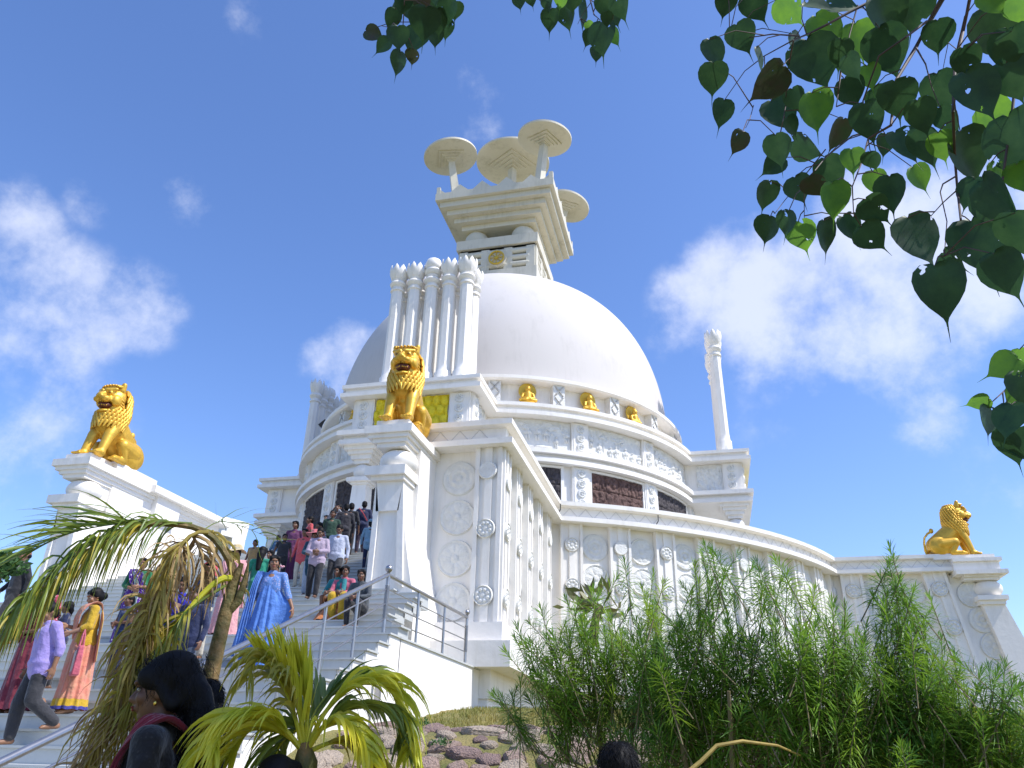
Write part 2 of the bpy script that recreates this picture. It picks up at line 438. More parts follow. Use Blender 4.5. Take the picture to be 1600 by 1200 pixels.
for k, y in enumerate((19.1, 20.5, 21.9, 23.3)):
    p = pilaster_bm(xr, y, 1, 0, .62, .22, 2.781, 7.0).build('pilaster', WHITE, stupa)
    for i, z in enumerate((6.25, 4.93, 3.5)): inst('medallion', MED_SM[1 if i == 0 else 0], p, facing(xr+.22, y, z, 1, 0))
for k, y in enumerate((18.4, 19.8, 21.2, 22.6)):
    for i, z in enumerate((6.31, 5.31, 4.30, 3.29)): inst('medallion', MED_BIG[(i+k) % 3], tw, facing(xr, y, z, 1, 0))
# curved wall
NP = 9
for k in range(NP):
    a = -67.3+k*5.6
    if a > -21: break
    x, y = C0[0]+RT*math.cos(R_(a)), C0[1]+RT*math.sin(R_(a)); nx, ny = math.cos(R_(a)), math.sin(R_(a))
    p = pilaster_bm(x, y, nx, ny, .74, .2, 2.781, 7.0).build('pilaster', WHITE, stupa)
    for i, z in enumerate((6.3, 5.0, 3.6)): inst('medallion', MED_SM[(i == 0)*(k % 3 == 1)], p, facing(x+nx*.2, y+ny*.2, z, nx, ny))
    if k < NP-1:
        a += 2.8; x, y = C0[0]+(RT-.005)*math.cos(R_(a)), C0[1]+(RT-.005)*math.sin(R_(a)); nx, ny = math.cos(R_(a)), math.sin(R_(a))
        for i, z in enumerate((6.3, 5.3, 4.3, 3.3)): inst('medallion', MED_BIG[(1, 0, 2, 0)[(i+(k % 2)*2) % 4]], tw, facing(x, y, z, nx, ny))
# right-hand bay, front wall and its flaring corner pier
for k, x in enumerate((5.9, 8.95)):
    b = MB()
    fl = .0 if k == 0 else .55
    b.prism([(x-.42, 7.0), (x+.42, 7.0), (x+.42+fl, 2.781), (x-.42+fl, 2.781)], yw-.22, yw+.05)
    for o in (-.36, 0, .36): b.prism([(x+o-.06, 6.998), (x+o+.06, 6.998), (x+o+.06+fl, 2.783), (x+o-.06+fl, 2.783)], yw-.27, yw-.21)
    p = b.build('pilaster', WHITE, stupa)
    for i, z in enumerate((6.35, 4.9, 3.4)): inst('medallion', MED_SM[0], p, Matrix.Translation((0,0,0)) @ facing(x+fl*(7-z)/4.2, yw-.27, z, 0, -1) @ Matrix.Scale(1.25, 4))
for k, x in enumerate((7.45,)):
    for dx in (-.75, .62):
        for i, z in enumerate((6.31, 5.25, 4.2, 3.2)): inst('medallion', MED_BIG[(i+1) % 3], tw, facing(x+dx, yw, z, 0, -1) @ Matrix.Scale(1.15, 4))

# ---- lion piers with ball capitals
def lion_pier(name, x0, y0, zb, flare=.45, back=2.0, ztop=0, mirror=False):
    """x0: left edge of shaft, y0: front; built in world coordinates; flares towards +x"""
    b = MB(); g = stupa
    w = .66; z1 = 5.72
    pr = [(x0-.02, zb)]
    right_edge = [(x0+w+flare*t**1.7, z1-(z1-3.0)*t) for t in [i/12 for i in range(13)]]
    poly = [(x0, z1)] + [(x0-.02, zb)] + [(x0+w+flare+.02, zb)] + right_edge[::-1]
    b.prism(poly[::-1], y0+.18, y0+.98+back)
    # recessed arch face on the shaft front
    b.prism([(x0+.002, z1-.002), (x0-.018, zb+.3), (x0+.10, zb+.3), (x0+.12, 5.0)][::-1], y0+.10, y0+.2)
    b.prism([(x0+w-.09, 5.0), (x0+w-.0+.02, 3.4), (x0+w+.18, 3.3), (x0+w-.001, z1-.002)], y0+.10, y0+.2)
    b.prism([(x0+.05, 5.0), (x0+w-.06, 5.0), (x0+w-.004, z1-.004), (x0+.004, z1-.004)], y0+.10, y0+.2)
    # capital slabs
    b.box(x0-.10, x0+w+.05, y0-.02, y0+.72, 5.70, 5.80)
    b.box(x0-.22, x0+w+.10, y0-.12, y0+.84, 5.802, 6.02)
    # ball
    n = len(b.v); b.ell((x0+w*.5+.05, y0+.42, 6.24), (.45, .45, .31), n=32, m=16)
    # neck above and stepped mouldings
    b.box(x0+.02, x0+w-.04, y0+.55, y0+.98+back, 5.9, 6.70)
    for q, (o, za, zc) in enumerate(((.02, 6.50, 6.60), (.12, 6.602, 6.70), (.22, 6.702, 6.80))):
        b.box(x0-o, x0+w+o*.6, y0-.02-o*.6, y0+.98+back, za, zc)
    b.box(x0-.3, x0+w+.22, y0-.22, y0+1.2+back, 6.802, 6.99)
    b.box(x0-.08, x0+w+.06, y0-.05, y0+1.65, 6.992, 7.17)
    return b.build(name, WHITE, g, 30)
lion_pier('lion_pier', -7.08, 15.6, 1.5)
MB().box(-6.6, -6.3, 16.35, 17.6, 4.4, 6.75).build('pier_return', WHITE, stupa)
lion_pier('lion_pier', -16.32, 16.2, 1.0, .45, 4.6)
b = MB()
b.box(-16.5, -15.62, 17.2, 22.35, .5, 6.83)
b.box(-16.4, -15.2-.25, 18.9, 20.0, 6.2, 6.83)
b.box(-16.8, -15.28, 18.5, 22.5, 6.832, 7.03); b.box(-16.6, -15.45, 17.0, 18.7, 6.832, 7.22)
# far-side ball capital seen behind the pier
b.box(-16.78, -16.3, 16.9, 17.4, 6.22, 6.40)
b.build('stair_wall', WHITE, stupa)
# right-hand lion pier (seen from the side)
b = MB()
x0 = 10.3
b.prism([(x0, 6.0), (x0+.75, 6.0), (x0+1.25, 4.2), (x0+2.05, 1.2), (x0+.9, 1.2)][::-1], yw-.42, yw+.5)
b.prism([(9.5, 6.9), (x0+.3, 6.9), (x0+1.3, 1.4), (9.5, 1.4)][::-1], yw-.05, yw+.6)
b.box(x0-.1, x0+.95, yw-.62, yw+.6, 5.85, 6.02); b.box(x0-.05, x0+.85, yw-.52, yw+.6, 5.70, 5.848)
b.ell((x0+.48, yw-.02, 6.34), (.52, .5, .36), n=32, m=16)
for o, za, zc in ((.0, 6.62, 6.72), (.1, 6.722, 6.80)): b.box(x0-.4, x0+.85+o, yw-.5-o, yw+.7, za, zc)
b.box(9.6, x0+1.12, yw-.78, yw+.8, 6.802, 6.96); b.box(9.6, x0+.92, yw-.6, yw+.7, 6.962, 7.3)
b.box(9.6, x0+1.02, yw-.7, yw+.8, 7.302, 7.44); b.box(9.0, x0+.86, yw-.5, yw+.7, 7.442, 7.60)
p = b.build('lion_pier', WHITE, stupa, 30)
for i, (x, z) in enumerate(((10.15, 6.15), (10.35, 5.2), (10.55, 4.25), (10.75, 3.3))): inst('medallion', MED_BIG[(0, 1, 0, 2)[i]], p, facing(x, yw-.06, z, 0, -1) @ Matrix.Scale(1.1, 4))
b = MB(); b.box(9.5, 13.2, yw-1.0, yw+1.2, 1.0, 1.75); b.box(9.5, 14.5, yw-.8, yw+1.2, -1.0, .999); b.build('base_ledge', WHITE, stupa)

# ---- terrace floor
b = MB()
b.prism([p for p in arc(C0, 16.6, -180, 176, 4)], 5.3, FL, 'z'); b.box(-15.5, -6.5, 21.1, 24.4, 5.2, FL-.003)
b.build('terrace_floor', MARB, stupa)

# ---- drum
RD = 10.45
SHF = -.5
def bay_outline(R, hw, ext, step=3):
    pts = []
    for k in range(4):
        c = -90+90*k; q = R_(c); ex = (math.cos(q), math.sin(q)); tx = (-ex[1], ex[0]); sh = SHF if k == 0 else 0
        e0 = (C0[0]+ex[0]*ext-tx[0]*(hw-sh), C0[1]+ex[1]*ext-tx[1]*(hw-sh)); e1 = (C0[0]+ex[0]*ext+tx[0]*(hw+sh), C0[1]+ex[1]*ext+tx[1]*(hw+sh))
        d0 = math.degrees(math.asin((hw+sh)/R)); d1 = math.degrees(math.asin((hw-(SHF if k == 3 else 0))/R))
        pts += [e0, e1] + arc(C0, R, c+d0, c+90-d1, step)
    return pts
BW, BE = 2.5, 12.85
outl = bay_outline(RD, BW, BE); ring = arc(C0, RD, -180, 177, 3)
b = MB(); sweep(b, ring, [(-.6, FL), (0, FL), (0, 12.0), (-.6, 12.0)], True)
drum = b.build('drum', WHITE, stupa)
b = MB(); sweep(b, outl, [(-.9, 12.0), (0, 12.0), (0, 13.55), (-.9, 13.55)], True)
b.prism([p for p in outl], 12.02, 12.1, 'z')
upper = b.build('upper_storey', WHITE, stupa, 20)
def dring(name, prof, o=outl, M=WHITE):
    b = MB(); sweep(b, o, prof, True); return b.build(name, M, stupa, 20)
dring('middle_cornice', [(-1, 11.42), (.42, 11.42), (.42, 11.62), (.28, 11.64), (.28, 11.78), (.5, 11.80), (.5, 12.0), (.06, 12.02), (-1, 12.02)])
b = MB(); b.prism(outl, 11.44, 11.5, 'z'); b.build('porch_ceiling', WHITE, stupa)
dring('upper_cornice', [(-1, 13.5), (.55, 13.5), (.55, 13.68), (.38, 13.70), (.38, 13.88), (.52, 13.9), (.52, 14.06), (.3, 14.08), (-1, 14.10)])
b = MB(); b.prism(outl, 13.9, 14.08, 'z'); b.build('upper_terrace', WHITE, stupa)
# niche band and ring below the dome
ring2 = arc(C0, 9.55, -180, 177, 3)
b = MB(); sweep(b, ring2, [(-.4, 14.0), (0, 14.0), (0, 15.8), (-.4, 15.8)], True); b.build('niche_wall', WHITE, stupa)
b = MB(); sweep(b, arc(C0, 9.5, -180, 177.5, 2.5), [(-.5, 15.55), (.58, 15.55), (.66, 15.62), (.66, 15.78), (.3, 15.84), (.12, 15.9), (-.02, 15.98), (-.3, 16.0)], True); b.build('dome_ring', WHITE, stupa)
b = MB(); sweep(b, ring2, [(0, 14.06), (.62, 14.06), (.62, 14.36), (0, 14.36)], True); b.build('niche_sill', WHITE, stupa)
b = MB()
prof = [(9.42*math.cos(t)**.74, 15.9+9.65*math.sin(t)**.92) for t in [pi/2*i/90 for i in range(90)]]+[(0, 25.55)]
b.lathe([(r, z-FL) for r, z in prof], 160, (C0[0], C0[1], FL)); b.build('dome', DOME, stupa, 80)
def on(a, R): return C0[0]+R*math.cos(R_(a)), C0[1]+R*math.sin(R_(a)), math.cos(R_(a)), math.sin(R_(a))
for k in range(-9, 13):
    a = -60.4+17.2*k
    if not -190 < a < 20: continue
    x, y, nx, ny = on(a, 9.55); M = facing(x, y, 0, nx, ny); b = MB()
    b.box(-.28, .28, 14.36, 15.55, -.1, .4, M)
    for s in (-1, 1):
        for zz in (0, 1):
            z0 = 14.42+zz*.56
            for t in range(2):
                p = M @ Vector((-.2*s, z0+.02, .42)); q = M @ Vector((.2*s, z0+.5, .42)); b.tube([p, q], .035, 4)
    b.build('niche_pilaster', RELW, stupa)
# pilasters with discs on both storeys of the drum
for a in (-35.3, -56.3, -77.2, -102.8, -123.7, -144.7, -12, 13):
    x, y, nx, ny = on(a, RD)
    if abs(a+90) > 13:
        M = facing(x, y, 0, nx, ny); b = MB()
        b.box(-.4, .4, 12.03, 13.499, -.1, .14, M); b.box(-.33, .33, 12.06, 13.47, .14, .17, M)
        p = b.build('pilaster', WHITE, upper)
        for z in (13.2, 12.77, 12.34): inst('disc', MED_DR, p, facing(x+nx*.17, y+ny*.17, z, nx, ny))
    M = facing(x, y, 0, nx, ny); b = MB()
    b.box(-.4, .4, 8.6, 11.419, -.1, .16, M); b.box(-.33, .33, 8.7, 11.4, .16, .19, M)
    p = b.build('pilaster', WHITE, drum)
    for z in (11.12, 10.68, 10.24, 9.80, 9.36, 8.92): inst('disc', MED_DR, p, facing(x+nx*.19, y+ny*.19, z, nx, ny))
# relief panels
def relief(name, mapping, nu, nv, hfun, M, parent):
    V = np.zeros(((nu+1)*(nv+1), 3)); 
    for i in range(nu+1):
        for j in range(nv+1):
            s, t = i/nu, j/nv; V[i*(nv+1)+j] = mapping(s, t, hfun(s, t))
    F = [(i*(nv+1)+j, (i+1)*(nv+1)+j, (i+1)*(nv+1)+j+1, i*(nv+1)+j+1) for i in range(nu) for j in range(nv)]
    me = np_mesh(name, V, F, True); return link(name, me, M, parent)
def figures(seed, asp, kind):
    r = random.Random(seed); B = []   # blobs: s,t,rs,rt,h
    if kind == 'scene':
        n = r.randint(6, 9)
        for i in range(n):
            x = (i+.5)/n+r.uniform(-.03, .03); base = r.choice((.02, .04, .3)); H = r.uniform(.36, .5)
            w = .028*r.uniform(.9, 1.3)
            B += [(x, base+H*.9, w*.62, H*.10, .9), (x, base+H*.62, w*1.0, H*.22, .8), (x-w*.5, base+H*.2, w*.45, H*.26, .7), (x+w*.5, base+H*.22, w*.45, H*.28, .7), (x+w*1.2, base+H*.62, w*.4, H*.2, .55), (x-w*1.2, base+H*.55, w*.4, H*.18, .55)]
        for i in range(16):
            x = r.random(); y = r.uniform(.6, .95)
            B.append((x, y, r.uniform(.02, .06), r.uniform(.04, .1), r.uniform(.25, .6)))
        for i in range(2):   # round trees
            x = r.uniform(.15, .85); y = r.uniform(.6, .75)
            for k in range(14): B.append((x+r.gauss(0, .04), y+r.gauss(0, .08), .02, .045, .5))
            B.append((x, y-.3, .01, .25, .4))
        for i in range(3):
            B.append((r.random(), .06, r.uniform(.06, .12), .05, .5))
    elif kind == 'cloud':
        for i in range(40): B.append((r.random(), r.random(), r.uniform(.03, .09), r.uniform(.06, .13), r.uniform(.3, .8)))
    return B
def blobs_h(B):
    A = np.array(B)
    def f(s, t):
        d = ((s-A[:, 0])/A[:, 2])**2+((t-A[:, 1])/A[:, 3])**2
        k = d < 1
        return float((A[k, 4]*np.sqrt(1-d[k])**.7).max()) if k.any() else 0.0
    return f
def drum_map(a0, a1, z0, z1, R, depth):
    def f(s, t, h):
        a = R_(a0+(a1-a0)*s); rr = R+h*depth
        return (C0[0]+rr*math.cos(a), C0[1]+rr*math.sin(a), z0+(z1-z0)*t)
    return f
for i, (a0, a1) in enumerate(((-75, -58.6), (-54, -37.6), (-33, -15), (-121.4, -105), (-142.4, -126))):
    relief('relief_panel', drum_map(a0, a1, 12.14, 13.45, RD+.02, .13), 130, 56, blobs_h(figures(i+3, 2, 'scene')), RELW, upper)
def frame_panel(a0, a1, z0, z1, nc, nr, M, seed):
    r = random.Random(seed); da = (a1-a0)/nc; dz = (z1-z0)/nr
    b = MB()
    def sl(s0, s1, zz0, zz1, R0, R1):
        n = 8
        pts = [( C0[0]+R0*math.cos(R_(s0+(s1-s0)*i/n)), C0[1]+R0*math.sin(R_(s0+(s1-s0)*i/n))) for i in range(n+1)]
        pts2 = [( C0[0]+R1*math.cos(R_(s0+(s1-s0)*i/n)), C0[1]+R1*math.sin(R_(s0+(s1-s0)*i/n))) for i in range(n+1)]
        b.prism(pts+pts2[::-1], zz0, zz1, 'z')
    e = .75
    sl(a0-e, a0, z0-.1, z1+.1, RD-.01, RD+.12); sl(a1, a1+e, z0-.1, z1+.1, RD-.01, RD+.12); sl(a0-e, a1+e, z1+.003, z1+.11, RD-.01, RD+.125)
    f = b.build('panel_frame', WHITE, drum)
    H = [[blobs_h([(r.random(), r.random(), r.uniform(.06, .16), r.uniform(.08, .22), r.uniform(.4, 1)) for _ in range(26)]) for _ in range(nr)] for _ in range(nc)]
    def h(s, t):
        i = min(int(s*nc), nc-1); j = min(int(t*nr), nr-1); ss = s*nc-i; tt = t*nr-j
        return 0 if (ss < .03 or ss > .97 or tt < .03 or tt > .97) else .35+H[i][j](ss, tt)
    relief('stone_panel', drum_map(a0, a1, z0, z1, RD+.02, .08), 24*nc, 22*nr, h, M, drum)
for i, (a0, a1, M) in enumerate(((-75, -61.2, STONEG), (-53.4, -38, STONE), (-32.3, -16.5, STONEG), (-120.5, -106.5, STONEG), (-141, -126.7, STONEG))):
    frame_panel(a0, a1, 9.1, 11.28, 4, 3, M, i)
# upper bays: corner posts with discs, yellow panel in front, relief and post on the flank
for k in range(4):
    c = -90+90*k; q = R_(c); e = Vector((math.cos(q), math.sin(q))); t = Vector((-e.y, e.x))
    cc = Vector(C0)+(Vector((SHF, 0)) if k == 0 else Vector((0, 0)))
    for s in (-1, 1):
        p = cc+e*(BE)+t*s*(BW-.42); M = facing(p.x, p.y, 0, e.x, e.y); b = MB()
        b.box(-.44, .44, 12.03, 13.498, -.2, .12, M); b.box(-.36, .36, 12.08, 13.44, .12, .15, M)
        o = b.build('corner_post', WHITE, upper)
        for z in (13.2, 12.77, 12.34): inst('disc', MED_DR, o, facing(p.x+e.x*.15, p.y+e.y*.15, z, e.x, e.y))
        p = cc+e*(BE-.42)+t*s*BW; M = facing(p.x, p.y, 0, t.x*s, t.y*s); b = MB()
        b.box(-.42, .42, 12.032, 13.496, -.2, .12, M); b.box(-.34, .34, 12.08, 13.44, .12, .15, M)
        o = b.build('corner_post', WHITE, upper)
        for z in (13.2, 12.77, 12.34): inst('disc', MED_DR, o, facing(p.x+t.x*s*.15, p.y+t.y*s*.15, z, t.x*s, t.y*s))
        if k in (0, 1) and not (k == 0 and s < 0) and not (k == 1 and s > 0):
            A = cc+e*(BE-.85)+t*s*(BW+.02); Bp = cc+e*(BE-2.1)+t*s*(BW+.02)
            relief('relief_panel', lambda s_, t_, h, A=A, Bp=Bp, t=t, s=s: (A.x+(Bp.x-A.x)*s_+t.x*s*h*.08, A.y+(Bp.y-A.y)*s_+t.y*s*h*.08, 12.1+1.36*t_), 60, 50, blobs_h(figures(40+k, 1, 'cloud')), RELW, upper)
    A = cc+e*(BE+.03)-t*(BW-.9); Bp = cc+e*(BE+.03)+t*(BW-.9)
    if k in (0, 1):
        rr = random.Random(5)
        def scal(s_, t_):   # rows of leaning figures filling the panel
            h = 0
            for row in range(3):
                u_ = s_*9+row*.5; v_ = t_*3
                du = (u_ % 1)-.5; dv = (v_ % 1)-.5+(.12*math.sin(int(u_)*2.1+row))
                if int(v_) == row: h = max(h, math.sqrt(max(0, 1-(du/.5)**2-(dv/.55)**2)))
            return h
        relief('yellow_relief_panel', lambda s_, t_, h, A=A, Bp=Bp, e=e: (A.x+(Bp.x-A.x)*s_+e.x*h*.14, A.y+(Bp.y-A.y)*s_+e.y*h*.14, 12.08+1.38*t_), 120, 42, scal, YEL, upper)
    # porch columns with ball capitals
    if k in (0, 1, 3):
        for s in (-1, 1):
            p = cc+e*(BE-.45)+t*s*(BW-.45); b = MB(); x, y = p.x, p.y
            b.frus(x-.42, x+.42, y-.42, y+.42, FL, x-.3, x+.3, y-.3, y+.3, 9.85)
            for o, z0, z1 in ((.36, 9.85, 9.95), (.5, 9.952, 10.12)): b.box(x-o, x+o, y-o, y+o, z0, z1)
            b.ell((x, y, 10.44), (.42, .42, .36), n=28, m=14)
            for o, z0, z1 in ((.34, 10.74, 10.9), (.44, 10.902, 11.1), (.56, 11.102, 11.25), (.68, 11.252, 11.421)): b.box(x-o, x+o, y-o, y+o, z0, z1)
            b.build('porch_column', WHITE, stupa, 30)
# solid block behind the front porch, coloured dark for the shade inside the door
b = MB(); b.box(-10.9, -9.7, C0[1]-RD-.12, C0[1]-RD+.4, FL, 10.6); b.build('doorway_shade', DARK, stupa)
b = MB()
for x0, x1 in ((-11.2, -10.9), (-9.7, -9.4)): b.box(x0, x1, C0[1]-RD-.3, C0[1]-RD+.3, FL, 10.9)
b.box(-11.2, -9.4, C0[1]-RD-.3, C0[1]-RD+.3, 10.9, 11.4); b.build('door_frame', WHITE, stupa)

# ---- pillars with lotus heads, five in a row on every bay
def pillar_mesh(ball=False):
    b = MB(); H = 5.0
    def octa(r, z, ch=.3): return None
    prof = [(.40, 0), (.40, .55), (.34, .62), (.315, .95), (.285, H-.5), (.28, H-.1)]
    b.lathe(prof, 8, M=Matrix.Rotation(pi/8, 4, 'Z'))
    b.lathe([(.27, H-.12), (.33, H-.08), (.33, H+.0), (.26, H+.06), (.26, H+.14), (.34, H+.2), (.38, H+.3), (.34, H+.4), (.25, H+.44), (.29, H+.5), (.29, H+.58)], 24)
    if not ball:
        for i in range(8):      # upright petals
            a = 2*pi*i/8; M = Matrix.Translation((0,0,H+.5)) @ Matrix.Rotation(a, 4, 'Z')
            b.ell((0,0,0), 1, n=4, m=3) if False else None
            pts = []; 
            vs = []; fs = []
            for j in range(7):
                t = j/6; w = .175*math.sin(pi*(.18+.82*t))**.8*(1 if t < 1 else 0)+.004
                r = .27+.17*math.sin(t*pi*.75); z = t*.78
                for q, oo in ((-1, 0), (-.5, .035), (0, .05), (.5, .035), (1, 0)): vs.append((r+oo-.03, q*w, z))
            for j in range(6):
                for q in range(4): fs.append((j*5+q, j*5+q+1, (j+1)*5+q+1, (j+1)*5+q))
            b.add(vs, fs, M)
            b.ell((.25, 0, .22), (.07, .09, .2), n=8, m=6) if False else None
            M2 = M
            sub = MB(); sub.ell((.30, 0, .26), (.09, .075, .22), n=10, m=8); b.add(sub.v, sub.f, M2)
        b.lathe([(.24, H+.5), (.3, H+.8), (.24, H+1.0), (.05, H+1.1)], 16)
    else:
        b.lathe([(.26, H+.58), (.36, H+.66), (.40, H+.8), (.34, H+.86), (.30, H+.95), (.36, H+1.02), (.38, H+1.2), (.31, H+1.42), (.16, H+1.53), (0, H+1.55)], 28)
    me = b.mesh('pillar', 40); me.materials.append(WHITE); return me
PM = [pillar_mesh(), pillar_mesh(True)]
for k in range(4):
    c = R_(-90+90*k); e = Vector((math.cos(c), math.sin(c))); t = Vector((-e.y, e.x))
    for i in range(5):
        for row, ext in {0: ((0, 12.25),), 1: ((0, 12.0),), 2: ((0, 11.45),), 3: ((0, 12.55), (1, 11.55))}[(k+3) % 4]:
            p = Vector(C0)+e*ext+t*((i-2)*.82-.17-(.5 if k == 1 else 0))
            inst('pillar', PM[1 if i == 2 else 0], stupa, Matrix.Translation((p.x, p.y, 14.06)) @ Matrix.Diagonal((1, 1, {1: 1.0, 2: 1.0, 3: 1.0, 0: 1.0}[k] if k == 0 else (1.13 if k == 1 else 1.07), 1)))
# floodlight beside the left pillars
fl = thing('floodlight', 'small black floodlight on the upper terrace beside the left pillars', 'floodlight', (-20.35, 37.0, 14.06), 0)
b = MB(); b.tube([(-20.35, 37, 14.06), (-20.35, 37, 17.0)], .04, 8); b.build('pole', CORD, fl)
b = MB(); b.box(-.24, .24, -.12, .12, -.18, .18, Matrix.Translation((-20.3, 36.95, 17.1)) @ Matrix.Rotation(-.7, 4, 'Y') @ Matrix.Rotation(.5, 4, 'X')); b.build('lamp_head', CORD, fl)

# ---- harmika, stepped slab and parasols
HC = (-10.4, 39.5)
b = MB(); hx, hy = HC
b.box(hx-2.15, hx+2.15, hy-2.15, hy+2.15, 24.6, 28.2)
b.box(hx-2.5, hx+2.5, hy-2.5, hy+2.5, 24.6, 26.45)
for f in range(4):
    a = f*pi/2; M = Matrix.Translation((hx, hy, 0)) @ Matrix.Rotation(a, 4, 'Z')
    for x in (-2.1, -.72, .72, 2.1): b.box(x-.26, x+.26, -2.45, -2.1, 26.45, 28.0, M)
    for z in (26.62, 27.1, 27.58):
        for x0, x1 in ((-1.84, -.98), (-.46, .46), (.98, 1.84)):
            b.add(*(lambda s: (s.v, s.f))(MB().cap((x0-.1, -2.28, z+.2), (x1+.1, -2.28, z+.2), .2, .2, 12)), M)
b.box(hx-2.35, hx+2.35, hy-2.35, hy+2.35, 27.9, 28.15)
harm = b.build('harmika', HARM, stupa, 30)
b = MB(); b.box(hx-2.56, hx+2.56, hy-2.56, hy+2.56, 28.15, 28.82)
b.box(hx-2.35, hx+2.35, hy-2.35, hy+2.35, 28.0, 28.149); b.build('harmika_slab', HARM, stupa)
# wheel emblem
w = MB(); M = facing(-10.35, hy-2.62, 27.2, 0, -1)
w.add(*(lambda s: (s.v, s.f))(MB().lathe([(0.62, -.2), (.62, .0), (0, .0)], 8)), M)
w.build('wheel_plate', HARM, harm)
w = MB(); ringp = [(.45*math.cos(2*pi*i/32), .45*math.sin(2*pi*i/32), .06) for i in range(33)]
s_ = MB().tube(ringp, .055, 8, False); w.add(s_.v, s_.f, M)
for i in range(8):
    a = 2*pi*i/8; s_ = MB().tube([(0, 0, .06), (.45*math.cos(a), .45*math.sin(a), .06)], .03, 6); w.add(s_.v, s_.f, M)
s_ = MB().lathe([(.1, 0), (.1, .1), (0, .12)], 12); w.add(s_.v, s_.f, M)
w.build('wheel_emblem', GOLDM, harm)
for x in (-1.55, 1.45):
    for y in (-1.55, 1.55):
        b = MB(); b.lathe([(.5, 28.82), (.72, 28.98), (.78, 29.2), (.74, 29.5), (.6, 29.75), (.58, 30.1)], 28, (hx+x, hy+y, 0)); b.build('ball_support', HARM, harm)
b = MB()
steps = [(2.2, 29.72, 30.1), (2.42, 29.74+.36, 30.2+.0)]
lv = [(2.36, 29.76, 30.12), (2.76, 30.12, 30.5), (3.14, 30.5, 30.9), (3.5, 30.9, 31.3)]
for i, (h, z0, z1) in enumerate(lv):
    b.box(hx-h, hx+h, hy-h, hy+h, z0, z1+.002*i)
b.box(hx-3.75, hx+3.75, hy-3.75, hy+3.75, 31.31, 31.82)
for f in range(4):      # low triangular crests along the rim
    M = Matrix.Translation((hx, hy, 0)) @ Matrix.Rotation(f*pi/2, 4, 'Z')
    for x, hh, ww in ((-2.2, .55, .6), (-.75, .6, .62), (.8, .6, .62), (2.35, .5, .55)):
        b.prism([(x-ww, 31.81), (x+ww, 31.81), (x, 31.81+hh)], -3.72, -3.45, 'y', M)
    for s in (-1, 1): b.prism([(s*3.72, 31.81), (s*3.1, 31.81), (s*3.72, 32.35)][::s], -3.70, -3.47, 'y', M)
b.build('stepped_slab', HARM, stupa, 30)
def parasol(base, top, R, name='parasol'):
    base = Vector(base); top = Vector(top); d = (top-base).normalized()
    M = Matrix.Translation(top) @ d.to_track_quat('Z', 'Y').to_matrix().to_4x4()
    L = (top-base).length
    p = MB()
    s_ = MB(); s_.frus(-.24, .24, -.24, .24, -L, -.2, .2, -.2, .2, 0); p.add(s_.v, s_.f, M)
    post = p.build('parasol_post', HARM, stupa, 30)
    p = MB()
    s_ = MB().lathe([(R*.9, -.02), (R, .06), (R, .2), (R*.92, .26), (R*.5, .42), (0, .5)], 48); p.add(s_.v, s_.f, M)
    for i in range(4):
        h = R*(.16+.10*i); s_ = MB().box(-h, h, -h, h, -.42+.1*i, -.32+.1*i+(.1 if i == 3 else 0)); p.add(s_.v, s_.f, M)
    p.build('parasol_disc', HARM, stupa, 30)
parasol((-13.05, 36.7, 31.8), (-13.6, 36.5, 35.3), 1.75)
parasol((-7.75, 36.7, 31.8), (-7.35, 36.5, 35.6), 1.72)
parasol((-10.3, 39.5, 31.8), (-10.15, 39.4, 36.7), 2.5)
parasol((-7.75, 42.3, 31.8), (-7.0, 42.6, 35.0), 1.6)
parasol((-13.05, 42.3, 31.8), (-13.5, 42.6, 34.9), 1.6)

for x, y in ((-4.2, 23.75), (-1.2, 25.55), (4.75, 32.9)):
    b = MB(); b.tube([(x, y-.02, 7.5), (x, y-.04, 7.3), (x-.08, y-.06, 7.16), (x-.02, y-.08, 7.1)], .018, 6); b.build('hook', CORD, stupa)
# ================================================================ ground, stairs, railing
def sstep(a, b, x):
    t = max(0, min(1, (x-a)/(b-a))); return t*t*(3-2*t)
def ground_z(x, y):
    z = -1.55
    z += .75*sstep(3.6, 7.4, y)
    z += 1.12*sstep(6.9, 10.6, y)           # bank of pitched stones
    z += .62*sstep(10.4, 17.2, y)
    # falls away to the right and behind
    z -= 1.6*sstep(4, 14, x)
    z -= .8*sstep(-20, -32, x)*0
    d = math.hypot(x+10, y-35)
    z -= 6*sstep(60, 160, d) + 14*sstep(120, 800, d)
    return z
V = []; F = []
gx = np.concatenate([np.linspace(-1200, -60, 12)[:-1], np.linspace(-60, -12, 30)[:-1], np.linspace(-12, 12, 120)[:-1], np.linspace(12, 60, 30)[:-1], np.linspace(60, 1200, 12)])
gy = np.concatenate([np.linspace(-1200, -12, 10)[:-1], np.linspace(-12, 1.5, 14)[:-1], np.linspace(1.5, 18, 110)[:-1], np.linspace(18, 80, 30)[:-1], np.linspace(80, 1500, 14)])
for x in gx:
    for y in gy:
        V.append((x, y, ground_z(x, y)+(random.gauss(0, .012) if abs(x) < 14 and 2 < y < 18 else 0)))
ny_ = len(gy)
F = [(i*ny_+j, (i+1)*ny_+j, (i+1)*ny_+j+1, i*ny_+j+1) for i in range(len(gx)-1) for j in range(ny_-1)]
GROUND = mat('earth_and_dry_grass', (.28, .22, .075), .9, col2=(.12, .13, .03), vscale=1.6, bump=.8, bscale=30)
struct('ground', np_mesh('ground', V, F, True), GROUND)

